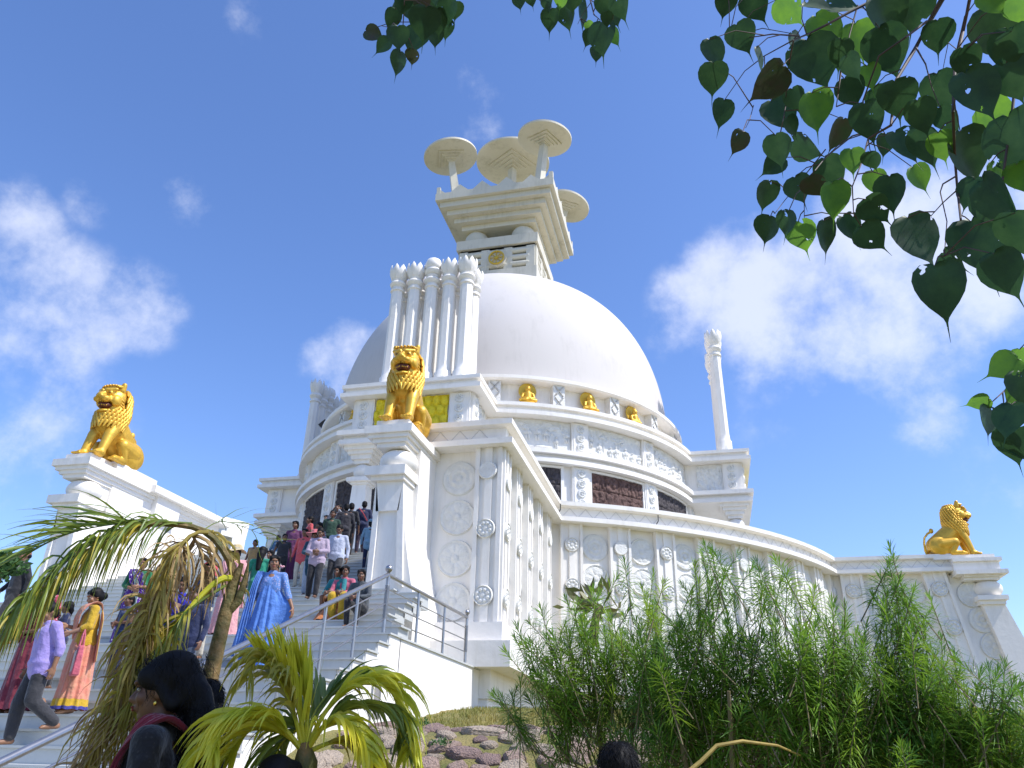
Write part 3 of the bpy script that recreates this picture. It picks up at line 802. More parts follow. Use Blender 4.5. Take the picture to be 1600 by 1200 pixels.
SX1 = -4.95; Y0, Z0, RUN, RISE = 12.09, 1.81, .432, .178
stairs = thing('staircase', 'wide flight of pale marble steps climbing to the white monument', 'stairs', (-10.5, 4.0, -1.6))
def step_mesh(x0, x1, name='step'):
    b = MB(); b.box(x0, x1-.03, 0, RUN+.06, -.30, -.028)
    b.box(x0-.0, x1+.03, -.028, RUN+.02, -.0275, 0)
    me = b.mesh(name, 20); me.materials.append(MARB); return me
SM = {}
for k in range(-19, 22):
    y, z = Y0+RUN*k, Z0+RISE*k
    if k <= 1: key = (-19.5, SX1)
    elif k == 2: key = (-18.5, -5.25)
    elif k <= 7: key = (-17.6, -5.55)
    else: key = (-15.5, -6.38)
    if key not in SM: SM[key] = step_mesh(*key)
    inst('step', SM[key], stairs, Matrix.Translation((0, y, z)))
# solid side wall and landing
b = MB()
prof = [(3.5, -2.2), (17.95, -2.2), (17.95, Z0-.031)]
for k in range(0, -20, -1):
    prof += [(Y0+RUN*k+.03, Z0+RISE*k-.03), (Y0+RUN*k+.03, Z0+RISE*(k-1)-.03)]
for i in range(3, len(prof)-2, 2):
    b.box(-5.6, SX1-.004, prof[i][0], prof[i][0]+(RUN if i > 3 else .5), -2.2, prof[i][1])
b.box(-5.6, SX1-.004, Y0+.5, 17.95, -2.2, Z0-.031); b.build('side_wall', WHITE, stairs)
b = MB(); b.box(-6.3, SX1+.03, Y0+.43, 17.7, Z0-.03, Z0); b.build('landing', MARB, stairs)
b = MB(); b.box(-15.4, -6.4, 15.0, 21.2, .5, 1.6); b.build('stair_fill', WHITE, stairs)

rail = thing('stair_railing', 'shiny steel railing running up the right side of the marble steps and along the landing', 'railing', (-5.05, Y0, Z0))
XB = -5.07; HR = .93
def stz(y): return Z0+(y-Y0)/RUN*RISE
def newel(x, y, z):
    b = MB(); b.tube([(x, y, z), (x, y, z+HR+.02)], .032, 14)
    for i in range(26):
        b.lathe([(.033, 0), (.041, .006), (.041, .012), (.033, .018)], 14, (x, y, z+.22+i*.021))
    b.build('newel_post', STEEL, rail)
    b = MB(); b.lathe([(.02, 0), (.03, .02), (.02, .035)], 12, (x, y, z+HR+.02)); b.ell((x, y, z+HR+.105), .062, n=20, m=12); b.build('ball_finial', STEEL, rail)
newel(XB, Y0+.02, Z0); newel(-4.98, 16.45, Z0+.02)
for k in range(1, 8):
    y = Y0-.08-1.0*k; 
    yk = y; zt = stz(y)
    b = MB(); b.tube([(XB, y, zt-.1), (XB, y, zt+HR-.02)], .024, 10); b.build('post', STEEL, rail)
for y in (13.55, 15.0):
    x = XB+(y-Y0)/(16.45-Y0)*(.09)
    b = MB(); b.tube([(x, y, Z0), (x, y, Z0+HR-.02)], .024, 10); b.build('post', STEEL, rail)
yl = Y0-7.6
for a, c in (((XB, Y0, Z0), (XB, yl, stz(yl))), ((XB, Y0, Z0), (-4.98, 16.45, Z0+.02))):
    A = Vector(a); Cc = Vector(c)
    b = MB(); b.tube([A+Vector((0,0,HR)), Cc+Vector((0,0,HR))], .034, 14); b.build('handrail', STEEL, rail)
    for h in (.22, .46, .70):
        b = MB(); b.tube([A+Vector((0,0,h)), Cc+Vector((0,0,h))], .012, 8); b.build('rail_bar', STEEL, rail)
# short steel stub against the wall
st_ = thing('pipe_stub', 'short grey steel stub standing against the white stair wall', 'pipe', (-4.85, 11.6, .6))
b = MB(); b.box(-4.9, -4.82, 11.57, 11.65, .5, 1.12); b.build('stub', STEEL, st_)

# ---- pitched stones of the bank, each a stone of its own
ROCKM = [mat('stone_pinkish', (.44, .31, .24), .85, col2=(.22, .155, .12), vscale=5, bump=.9, bscale=9),
         mat('stone_tan', (.47, .37, .27), .85, col2=(.29, .235, .18), vscale=5, bump=.9, bscale=9),
         mat('stone_purple', (.33, .22, .18), .85, col2=(.16, .11, .095), vscale=5, bump=.9, bscale=9)]
def rock_mesh(seed):
    r = random.Random(seed); bm = bmesh.new()
    n = r.randint(5, 7); a0 = r.random()*6
    ring = [(math.cos(a0+2*pi*i/n+r.uniform(-.25, .25))*r.uniform(.8, 1.1), math.sin(a0+2*pi*i/n+r.uniform(-.25, .25))*r.uniform(.75, 1.05)) for i in range(n)]
    pts = []
    for x, y in ring: pts += [(x, y, -.5), (x*.96, y*.96, r.uniform(.1, .32)), (x*.72, y*.72, r.uniform(.34, .5))]
    for p in pts: bm.verts.new(p)
    res = bmesh.ops.convex_hull(bm, input=bm.verts[:])
    for g in [v for v in bm.verts if not v.link_faces]: bm.verts.remove(g)
    bmesh.ops.bevel(bm, geom=bm.edges[:], offset=.05, segments=1, affect='EDGES')
    bmesh.ops.triangulate(bm, faces=bm.faces[:])
    bmesh.ops.subdivide_edges(bm, edges=bm.edges[:], cuts=1, use_grid_fill=True)
    for v in bm.verts: v.co += Vector((r.gauss(0, .018), r.gauss(0, .018), r.gauss(0, .02)))
    me = bpy.data.meshes.new('stone'); bm.to_mesh(me); bm.free()
    me.polygons.foreach_set('use_smooth', [True]*len(me.polygons)); me.set_sharp_from_angle(angle=R_(28))
    me.materials.append(ROCKM[seed % 3]); return me
RM = [rock_mesh(i) for i in range(14)]
def gn(x, y):
    e = .2; return Vector((-(ground_z(x+e, y)-ground_z(x-e, y))/(2*e), -(ground_z(x, y+e)-ground_z(x, y-e))/(2*e), 1)).normalized()
rr = random.Random(11)
colname = {0: 'pinkish', 1: 'tan', 2: 'dark purplish'}
placed = []
tries = 0
while tries < 9000 and len(placed) < 290:
    tries += 1
    y = rr.uniform(6.6, 10.9); x = rr.uniform(-4.55+0*y, 1.6+(y-5)*.25)
    s = rr.uniform(.12, .235)*(1.0 if rr.random() < .7 else 1.4)
    if any((x-a)**2+((y-c)*1.15)**2 < ((s+q)*.80)**2 for a, c, q in placed): continue
    placed.append((x, y, s))
for x, y, s in placed:
    i = rr.randrange(14); o = bpy.data.objects.new('stone', RM[i]); COL.objects.link(o)
    n = gn(x, y); q = n.to_track_quat('Z', 'Y') @ Euler((rr.gauss(0, .12), rr.gauss(0, .12), rr.uniform(0, 6.3))).to_quaternion()
    o.rotation_mode = 'QUATERNION'; o.rotation_quaternion = q
    o.scale = (s*rr.uniform(.9, 1.35), s*rr.uniform(.8, 1.05), s*rr.uniform(.5, .8)); o.location = (x, y, ground_z(x, y)+s*.05)
    o['label'] = '%s angular stone set in the pitched bank below the grass strip' % colname[i % 3]
    o['category'] = 'stone'; o['group'] = 'stones of the pitched bank'
# dry grass
def blades(name, n, region, h, cols, seed, label, kind='stuff', cat='grass'):
    r = np.random.default_rng(seed); V = []; F = []
    for i in range(n):
        x, y = region(r); z = ground_z(x, y); a = r.uniform(0, 6.28); w = .006+.004*r.random(); hh = h*r.uniform(.5, 1.2); le = r.normal(0, .35, 2)*hh
        dx, dy = math.cos(a)*w, math.sin(a)*w; k = len(V)
        V += [(x-dx, y-dy, z-.01), (x+dx, y+dy, z-.01), (x+le[0]*.4+dx*.7, y+le[1]*.4+dy*.7, z+hh*.6), (x+le[0]*.4-dx*.7, y+le[1]*.4-dy*.7, z+hh*.6), (x+le[0]*1.1, y+le[1]*1.1, z+hh), (x+le[0]*1.1+.001, y+le[1]*1.1, z+hh)]
        F += [(k, k+1, k+2, k+3), (k+3, k+2, k+5, k+4)]
    o = link(name, np_mesh(name, V, F), cols); o['kind'] = 'stuff'; o['label'] = label; o['category'] = cat; return o
DRY = mat('dry_grass', (.34, .27, .07), .8, col2=(.16, .18, .04), vscale=1.5, transl=.2)
blades('grass', 15000, lambda r: (r.uniform(-4.8, 3), r.uniform(10.5, 17.3)), .07, DRY, 1, 'short dry yellowish grass strip along the foot of the white wall')
GREENW = mat('weed_green', (.06, .15, .03), .7, col2=(.03, .08, .02), vscale=6, transl=.25)
def weed(x, y, s, seed, label):
    r = random.Random(seed); V = []; F = []; z = ground_z(x, y)+.05
    for i in range(int(170*s/.3)):
        a = r.uniform(0, 6.28); R = s*math.sqrt(r.random()); c = Vector((x+R*math.cos(a), y+R*math.sin(a)*.7, z+s*.7*(1-(R/s)**2)*r.uniform(.3, 1)))
        d = Vector((r.gauss(0, 1), r.gauss(0, 1), r.uniform(.1, 1))).normalized(); e = d.orthogonal().normalized(); L = r.uniform(.03, .06); w = .012; k = len(V)
        V += [c, c+d*L*.5+e*w, c+d*L, c+d*L*.5-e*w]; F.append((k, k+1, k+2, k+3))
    me = np_mesh('foliage', [tuple(v) for v in V], F); o = link('weed', me, GREENW); o['label'] = label; o['category'] = 'weed'; o['group'] = 'weeds on the stone bank'
for i, (px, py, d, s, lb) in enumerate(((783, 1170, 8.6, .26, 'largest round green weed growing between the stones of the bank'), (655, 1140, 11.5, .18, 'low green weed at the top edge of the stone bank near the grass'), (735, 1180, 8.2, .12, 'small green weed left of the round one on the bank'), (880, 1185, 8, .16, 'bright green weed right of the round one, by the bush'), (690, 1150, 10, .13, 'small green weed between pinkish stones in mid bank'), (990, 1185, 7.2, .22, 'bright green weed behind the black-haired head on the bank'), (625, 1150, 9.0, .14, 'green weed beside the yellow palm tips'))):
    p = at(px, py, d); weed(p.x, p.y, s, i, lb)

# distant low building and hedge seen past the right end
o = struct('parapet', MB().box(13.5, 60, 30, 31, -6, .25), mat('far_parapet', (.36, .38, .40), .8))
# ================================================================ golden lions
def lion_meshes():
    b = MB()
    b.cap((0, -.62, .42), (0, .10, 1.0), .36, .36, 20)
    b.ell((0, .22, 1.02), (.37, .30, .36), n=20, m=14)
    b.cap((0, -.5, .34), (0, .1, .66), .26, .2, 16)
    for s in (-1, 1):
        b.ell((s*.27, -.56, .36), (.2, .40, .37), (0, 0, 0), 18, 12)
        b.cap((s*.32, -.5, .42), (s*.36, -.06, .48), .22, .17, 14)      # thigh
        b.cap((s*.37, -.03, .46), (s*.36, -.20, .12), .14, .10, 14)    # shank
        b.cap((s*.36, -.22, .09), (s*.37, .14, .08), .09, .085, 12)    # hind paw
        for t in (-.07, 0, .07): b.cap((s*.37+t, .12, .07), (s*.37+t, .24, .05), .045, .04, 8)
        b.cap((s*.22, .18, 1.0), (s*.24, .36, .62), .19, .145, 16)
        b.cap((s*.24, .36, .62), (s*.25, .50, .12), .14, .10, 16)
        b.cap((s*.25, .50, .10), (s*.25, .62, .07), .12, .09, 12)
        for t in (-.09, -.03, .03, .09): b.cap((s*.25+t, .62, .07), (s*.25+t*1.15, .75, .045), .042, .035, 8)
    b.ell((0, .16, 1.32), (.36, .34, .42), n=22, m=16)
    h = MB()
    h.ell((0, .22, 1.66), (.285, .29, .27), n=22, m=16)
    h.ell((0, .40, 1.73), (.21, .15, .13)); h.ell((0, .50, 1.60), (.185, .20, .085), n=16, m=10)
    h.cap((0, .47, 1.77), (0, .68, 1.65), .062, .07, 12); h.ell((0, .70, 1.635), (.09, .05, .055))
    for s in (-1, 1):
        h.ell((s*.10, .60, 1.575), (.10, .12, .075)); h.ell((s*.20, .38, 1.57), (.10, .14, .14))
        h.cap((s*.05, .57, 1.80), (s*.21, .45, 1.83), .042, .045, 10)
        h.ell((s*.125, .515, 1.735), (.055, .045, .048))
        h.cap((s*.20, .26, 1.86), (s*.24, .26, 1.98), .085, .06, 12)
        for i in range(4): h.cap((s*(.10+.02*i), .66-.04*i, 1.60-.02*i), (s*(.24), .42-.02*i, 1.66-.06*i), .014, .014, 6)
    h.ell((0, .49, 1.33), (.15, .17, .05), (-.2, 0, 0), 14, 8); h.ell((0, .33, 1.38), (.2, .14, .12))
    h.cap((-.12, .38, 1.90), (.12, .38, 1.90), .06, .06, 10)
    HT = Matrix.Translation((0, .2, 1.55)) @ Matrix.Rotation(-.13, 4, 'X') @ Matrix.Scale(1.14, 4) @ Matrix.Translation((0, -.2, -1.55))
    b.add(h.v, h.f, HT)
    body = remesh(b, 'body', .019, 3)
    m = MB(); r = random.Random(3)
    # mane locks in overlapping rows running down from the crown to the chest
    def mr(z):
        if z > 1.62: return .37*math.sqrt(max(.02, 1-((z-1.62)/.40)**2))
        if z > 1.2: return .37+.045*(1.62-z)/.42
        return .415-.04*(1.2-z)/.3
    for row in range(11):
        t = row/10; cz = 1.92-.97*t; n = 24
        for i in range(n):
            a = 2*pi*(i+.5*(row % 2))/n; sn = math.sin(a)
            if sn > .12 and cz > 1.43: continue      # the face stays free
            if sn > .5 and cz > 1.30: continue
            cy = .14+max(0, 1.35-cz)*.16
            r0_, r1_ = mr(cz), mr(cz-.15)+.012
            w0 = .05
            a2 = a+(.10 if math.cos(a) > 0 else -.10)
            m.cap((r0_*math.cos(a), cy+r0_*.95*sn, cz), (r1_*math.cos(a2)*1.01, cy+.02+r1_*.95*math.sin(a2), cz-.15), w0, .022, 8)
    for i in range(9):      # fringe over the brow
        a = pi*(i+.5)/9; m.cap((.27*math.cos(a), .36+.05*math.sin(a), 1.95+.05*math.sin(a)), (.25*math.cos(a), .46+.07*math.sin(a), 1.92+.05*math.sin(a)), .036, .03, 8)
    for s in (-1, 1):
        for i in range(5):
            m.cap((s*.25, .42-.02*i, 1.66-.07*i), (s*.33, .27-.01*i, 1.58-.08*i), .034, .024, 8)
    mane = m.mesh('mane', 60)
    t = MB(); t.tube([(0, -.92, .25), (.1, -1.02, .12), (.2, -1.08, .22), (.16, -1.06, .5), (.05, -.98, .75), (0, -.83, .92), (0, -.72, .98)], [.05, .05, .045, .04, .035, .04, .045], 10)
    t.ell((0, -.68, 1.02), (.07, .08, .1)); tail = t.mesh('tail', 60)
    mo = MB(); mo.ell((0, .47, 1.455), (.155, .17, .085), n=14, m=8); mo.v = [tuple(HT @ Vector(v)) for v in mo.v]; mouth = mo.mesh('mouth', 60)
    te = MB()
    for s in (-1, 1):
        for i in range(4): te.ell((s*(.03+.03*i), .665-.02*i, 1.515), (.013, .013, .025), n=8, m=6); te.ell((s*(.03+.028*i), .63-.02*i, 1.435), (.012, .012, .018), n=8, m=6)
    te.v = [tuple(HT @ Vector(v)) for v in te.v]; teeth = te.mesh('teeth', 60)
    e = MB()
    for s in (-1, 1): e.ell((s*.128, .552, 1.735), (.034, .018, .026), n=12, m=8)
    e.v = [tuple(HT @ Vector(v)) for v in e.v]; eyes = e.mesh('eyes', 60)
    for me, M in ((body, GOLD), (mane, GOLD), (tail, GOLD), (mouth, mat('lion_mouth', (.10, .02, .01), .6)), (teeth, GOLD), (eyes, mat('lion_eye', (.28, .15, .03), .4, .4))): me.materials.append(M)
    return (body, mane, tail, mouth, teeth, eyes)
LM = lion_meshes()
def lion(loc, rz, label, sc=1.0):
    t = thing('lion_statue', label, 'statue', loc, rz, 'golden seated lions on the piers', True, sc)
    for me in LM:
        o = bpy.data.objects.new(me.name, me); COL.objects.link(o); o.parent = t
    return t
lion((-6.74, 16.2, 7.165), pi+.10, 'golden seated lion on the middle pier, facing the viewer, just right of the steps', 1.04)
lion((-15.84, 16.95, 7.165), pi+.0, 'golden seated lion on the left pier seen from the side with its mouth open', 1.09)
lion((9.95, yw-.1, 7.6), -pi/2, 'golden seated lion on the far right pier, facing right with its tail curled up', 1.06)

# ================================================================ small golden figures in the niches
def buddha_mesh():
    b = MB()
    b.ell((0, .02, .10), (.34, .24, .10)); b.cap((-.30, .1, .10), (.1, .2, .09), .08, .07, 10); b.cap((.30, .1, .10), (-.1, .2, .09), .08, .07, 10)
    b.cap((0, 0, .15), (0, -.02, .42), .16, .15, 14); b.ell((0, -.02, .44), (.22, .11, .08))
    for s in (-1, 1): b.cap((s*.2, -.02, .42), (s*.25, .04, .24), .06, .05, 10); b.cap((s*.25, .04, .23), (s*.05, .18, .17), .05, .04, 10); b.ell((s*.10, -.01, .62), (.02, .03, .05))
    b.cap((0, -.02, .48), (0, -.01, .56), .05, .05, 10); b.ell((0, 0, .65), (.11, .11, .135), n=14, m=10); b.ell((0, -.01, .79), (.055, .055, .05)); b.ell((0, .10, .62), (.018, .02, .03))
    me = remesh(b, 'figure', .013, 2); me.materials.append(GOLD); return me
BM = buddha_mesh()
hb = MB(); hb.lathe([(.0, -.03), (.35, -.03), (.37, 0), (.35, .03), (.30, .015), (0, .015)], 32, M=Matrix.Translation((0, -.18, .62)) @ Matrix.Rotation(-pi/2, 4, 'X'))
HM = hb.mesh('halo', 40); HM.materials.append(GOLDM)
pb = MB(); pb.lathe([(.34, 0), (.38, .03), (.38, .07), (.34, .1)], 24, squash=(1, .75)); PBM = pb.mesh('lotus_base', 40); PBM.materials.append(GOLD)
for a, lb in ((-68.8, 'golden seated figure with round halo in the niche nearest the front bay'), (-51.4, 'golden seated figure with halo in the second niche from the front bay'), (-35.5, 'golden seated figure at the right end of the niche band, partly hidden by the ledge'), (-122.5, 'golden seated figure left of the front bay, just above the left cornice')):
    x, y, nx, ny = on(a, 9.95); t = thing('seated_statue', lb, 'statue', (x, y, 14.36), R_(a)-pi/2, 'golden seated figures under the dome', True, 1.12)
    for me in (BM, HM, PBM):
        o = bpy.data.objects.new(me.name, me); COL.objects.link(o); o.parent = t
        if me is not PBM: o.location = (0, 0, .09)
# ================================================================ vegetation
OLE = mat('oleander_leaf', (.165, .31, .03), .45, col2=(.07, .175, .024), vscale=1.3, transl=.35, spec=.4)
OLEL = mat('oleander_leaf_light', (.28, .42, .04), .45, col2=(.15, .29, .03), vscale=1.3, transl=.3, spec=.4)
TWIG = mat('twig', (.20, .15, .07), .7, col2=(.14, .11, .05), vscale=9)
def shoot_proto(seed, n=46, L=.36, leaf=.135, w=.0048):
    """stem along +z with narrow leaves whorled round it; returns verts and quads"""
    r = np.random.default_rng(seed); V = []; F = []
    for i in range(n):
        t = (i+.5)/n; z = L*t**.9; a = i*2.4+r.normal(0, .2)
        el = -.35+1.6*t**2.2+r.normal(0, .16)              # lower leaves spread, top ones upright
        ll = leaf*(1.0-.45*t**4)*r.uniform(.8, 1.15)
        d = np.array([math.cos(a)*math.cos(el), math.sin(a)*math.cos(el), math.sin(el)])
        sd = np.array([-math.sin(a), math.cos(a), 0])*w*r.uniform(.8, 1.2)
        p0 = np.array([0, 0, z]); g = np.array([0, 0, -1.])
        p1 = p0+d*ll*.5; p2 = p0+d*ll+g*ll*.22*(1-t*.5)
        k = len(V); V += [p0-sd*.3, p0+sd*.3, p1+sd, p1-sd, p2+sd*.12, p2-sd*.12]
        F += [(k, k+1, k+2, k+3), (k+3, k+2, k+4, k+5)]
    return np.array(V), np.array(F)
SHOOTS = [shoot_proto(i, 78+8*(i % 3), .38+.05*(i % 3), .14+.015*(i % 2), .0042) for i in range(6)]
def frame(d, spin):
    d = Vector(d).normalized(); q = d.to_track_quat('Z', 'Y') @ Euler((0, 0, spin)).to_quaternion(); return np.array(q.to_matrix())
def merge(lst):
    V = []; F = []; o = 0
    for v, f in lst: V.append(v); F.append(f+o); o += len(v)
    return np.concatenate(V), np.concatenate(F)
def bush(base, tips, label, seed, light=.25, sc=1.0):
    """base: foot of the bush; tips: list of (x, y, z) shoot tops"""
    r = random.Random(seed); t = thing('oleander_bush', label, 'bush', base, 0, 'narrow-leaved bushes in front of the curved wall')
    base = Vector(base); la = []; lb = []; st = MB(); stems = []
    for tp in tips:
        tp = Vector(tp); outw = tp-base; hor = Vector((outw.x, outw.y, 0)); 
        s = sc*r.uniform(.8, 1.2)
        dirn = (Vector((hor.x, hor.y, 0))*.7+Vector((r.gauss(0, .38), r.gauss(0, .38), 1.15))).normalized()
        if tp.z-base.z < .9: dirn = (hor.normalized()*1.0+Vector((r.gauss(0, .3), r.gauss(0, .3), r.uniform(-.5, .7)))).normalized()
        p = tp-dirn*.44*s
        v, f = SHOOTS[r.randrange(6)]; Q = (v*s) @ frame(dirn, r.uniform(0, 6.3)).T+np.array(p)
        (lb if r.random() < light else la).append((Q, f))
        if r.random() < .22:
            # curved branch back towards the heart of the bush
            mid = base+Vector((outw.x*.45, outw.y*.45, outw.z*.55))+Vector((r.gauss(0, .08), r.gauss(0, .08), 0))
            foot = base+Vector((outw.x*.08+r.gauss(0, .06), outw.y*.08+r.gauss(0, .06), .05))
            pts = [foot, foot.lerp(mid, .5)+Vector((0, 0, .08)), mid, mid.lerp(p, .6)+dirn*-.05, p, tp-dirn*.03]
            st.tube(pts, [.010, .008, .007, .005, .004, .003], 5)
        else: st.tube([p-dirn*.16, p, tp-dirn*.03], [.005, .0045, .003], 4)
    for i in range(5):
        a = r.uniform(0, 6.3); q = base+Vector((math.cos(a)*.15, math.sin(a)*.15, 0))
        e = base+Vector((math.cos(a)*r.uniform(.3, .7), math.sin(a)*r.uniform(.3, .6), r.uniform(1.0, 1.5)))
        st.tube([q-Vector((0, 0, .1)), q.lerp(e, .4)+Vector((r.gauss(0, .05), 0, 0)), e], [.035, .025, .012], 7)
    st.build('branches', TWIG, t)
    for nm, l, M in (('foliage', la, OLE), ('young_foliage', lb, OLEL)):
        if l: V, F = merge(l); link(nm, np_mesh(nm, V, F), M, t)
    return t
rb = random.Random(21)
def in_poly(x, y, P):
    c = False; n = len(P)
    for i in range(n):
        x1, y1 = P[i]; x2, y2 = P[(i+1) % n]
        if (y1 > y) != (y2 > y) and x < (x2-x1)*(y-y1)/(y2-y1)+x1: c = not c
    return c
# crown volumes: (centre, radii) ellipsoids; the crowns are thinner inside
def crown(cx, cy, cz, rx, ry, rz, n, seed, zmin=-1.0):
    r = random.Random(seed); o = []
    while len(o) < n:
        u_, v_, w_ = r.uniform(-1, 1), r.uniform(-1, 1), r.uniform(-1, 1); d = u_*u_+v_*v_+w_*w_
        if d > 1 or r.random() > .25+.75*d: continue
        k = 1+.13*math.sin(5*math.atan2(v_, u_)+seed)+.1*math.sin(7*w_+seed)
        z = cz+w_*rz*k
        if z < zmin: continue
        o.append((cx+u_*rx*k, cy+v_*ry*k, z))
    return o
def tipl(lst, d): return [tuple(at(x, y, d+rb.uniform(-.25, .25))) for x, y in lst]
BUSH = [
 # label, base px-x, distance, crowns, leading tips
 ('leftmost narrow-leaved bush, spreading left over the stones', (985, 6.9), [((885, 1005), .5, .5, .24, 50), ((965, 985), .5, .5, .32, 75), ((850, 1065), .42, .4, .2, 36), ((940, 1085), .6, .45, .26, 50)],
   [(842, 940), (880, 925), (820, 965), (800, 985), (905, 930), (975, 875), (965, 900), (935, 935), (1000, 905), (830, 1010), (795, 1025), (780, 1080), (800, 1085), (850, 1110), (880, 1110), (815, 1130), (905, 1105), (1010, 940), (768, 1085), (790, 1105), (820, 1150), (950, 1120), (975, 1135), (860, 1075), (1020, 900)]),
 ('tall narrow-leaved bush whose top shoot rises above the curved cornice line', (1110, 6.3), [((1103, 990), .32, .4, .28, 52), ((1050, 1030), .45, .5, .3, 60), ((1120, 1090), .6, .5, .36, 90), ((1040, 1140), .4, .4, .22, 30)],
   [(1100, 850), (1105, 880), (1060, 905), (1040, 900), (1080, 925), (1130, 905), (1170, 895), (1145, 930), (1150, 870), (1025, 940), (1190, 920), (1085, 870), (1118, 868), (1096, 862), (1110, 858), (1092, 895), (1120, 920)]),
 ('broad narrow-leaved bush in the middle right of the row, against the far wall', (1270, 6.2), [((1232, 1005), .36, .4, .22, 46), ((1300, 1040), .5, .5, .32, 80), ((1210, 1090), .55, .5, .38, 80), ((1310, 1130), .55, .5, .28, 60)],
   [(1185, 890), (1215, 880), (1230, 905), (1260, 930), (1275, 910), (1300, 950), (1320, 935), (1205, 920), (1245, 960), (1180, 875), (1222, 895), (1330, 955), (1340, 975)]),
 ('narrow-leaved bush with the tallest spire, under the far right lion', (1400, 6.5), [((1393, 995), .22, .35, .26, 34), ((1410, 1060), .42, .5, .28, 66), ((1380, 1100), .6, .5, .36, 85), ((1465, 1120), .42, .5, .26, 50)],
   [(1393, 865), (1390, 885), (1398, 905), (1385, 925), (1370, 940), (1430, 915), (1425, 945), (1450, 960), (1470, 985), (1490, 1010), (1500, 1050), (1455, 940), (1375, 900), (1410, 893), (1394, 872), (1388, 895), (1402, 920), (1396, 945)]),
 ('small narrow-leaved bush cut by the right edge of the photo', (1575, 6.4), [((1570, 1105), .36, .4, .15, 40), ((1545, 1150), .4, .4, .14, 26), ((1620, 1090), .3, .4, .2, 26)],
   [(1505, 1040), (1545, 1048), (1570, 1035), (1590, 1050), (1530, 1060), (1600, 1050), (1556, 1062)]),
]
for bi, (lb, (bx, bd), cr_, tl) in enumerate(BUSH):
    g = at(bx, 1188, bd); base = (g.x, g.y, ground_z(g.x, g.y)-.02); tips = []
    for ci, ((px, py), rx, ry, rz, n) in enumerate(cr_):
        c = at(px, py, bd); tips += crown(c.x, c.y, c.z, rx, ry, rz, int(n*.58), bi*7+ci, base[2]+.1 if bi else at(900, 1095, bd).z)
    tips += tipl(tl, bd)
    bush(base, tips, lb, 50+bi)
# thick bare branch crossing at the lower right
brn = thing('bare_branch', 'bare pale yellow bent branch low in front of the bushes', 'branch', tuple(at(1090, 1200, 5.2)))
b = MB(); P = [at(1040, 1235, 5.1), at(1095, 1190, 5.2), at(1120, 1165, 5.25), at(1160, 1158, 5.3), at(1215, 1165, 5.5), at(1250, 1180, 5.8)]
b.tube(P, [.014, .013, .012, .010, .008, .006], 8); b.build('stem', mat('yellow_bark', (.42, .30, .07), .7, var=.4, vscale=12), brn)
# yellow-green clipped shrub beyond the right end and dark shrub at the left edge
def leafball(name, c, R, n, L, w, M, label, cat='shrub', seed=0, flat=.7):
    r = np.random.default_rng(seed); d = r.normal(size=(n, 3)); d /= np.linalg.norm(d, axis=1)[:, None]
    P = d*(r.random((n, 1))**.4)*np.array([R, R, R*flat])*(1+.2*np.sin(d[:, :1]*6+d[:, 1:2]*5))+np.array(c)
    a = r.normal(size=(n, 3)); a[:, 2] = abs(a[:, 2])*.7; a /= np.linalg.norm(a, axis=1)[:, None]; s = np.cross(a, r.normal(size=(n, 3))); s /= np.linalg.norm(s, axis=1)[:, None]
    V = np.stack([P, P+a*L*.5+s*w, P+a*L, P+a*L*.5-s*w], 1).reshape(-1, 3); F = np.arange(4*n).reshape(-1, 4)
    t = thing(name, label, cat, tuple(c))
    link('foliage', np_mesh('foliage', V, F), M, t)
    b = MB(); b.tube([(c[0], c[1], c[2]-R*1.3), (c[0]+.05, c[1], c[2]), (c[0]-.1, c[1], c[2]+R*.4)], [.05, .035, .01], 7); b.build('stem', TWIG, t); return t
YG = mat('yellow_foliage', (.42, .42, .03), .5, col2=(.16, .24, .03), vscale=2.5, transl=.3)
p = at(1530, 1185, 9.5); leafball('yellow_shrub', tuple(p), 1.0, 5200, .16, .016, YG, 'yellow-green shrub low at the right end behind the bushes', seed=1, flat=.38)
p = at(1590, 1180, 12); leafball('green_shrub', tuple(p), 1.1, 4200, .12, .03, GREENW, 'mid green shrub at the right edge below the grey parapet', seed=4, flat=.35)
p = at(2, 885, 15); leafball('dark_shrub', tuple(p), .32, 800, .1, .03, GREENW, 'dark green shrub showing beyond the steps at the left edge', seed=3)
p = at(925, 950, 7.6); leafball('broadleaf_plant', tuple(p), .26, 60, .20, .026, mat('broad_leaf', (.10, .16, .04), .45, col2=(.17, .14, .05), vscale=5, transl=.2), 'broad-leaved plant with long drooping leaves poking out beside the leftmost bush', seed=8, flat=.6)

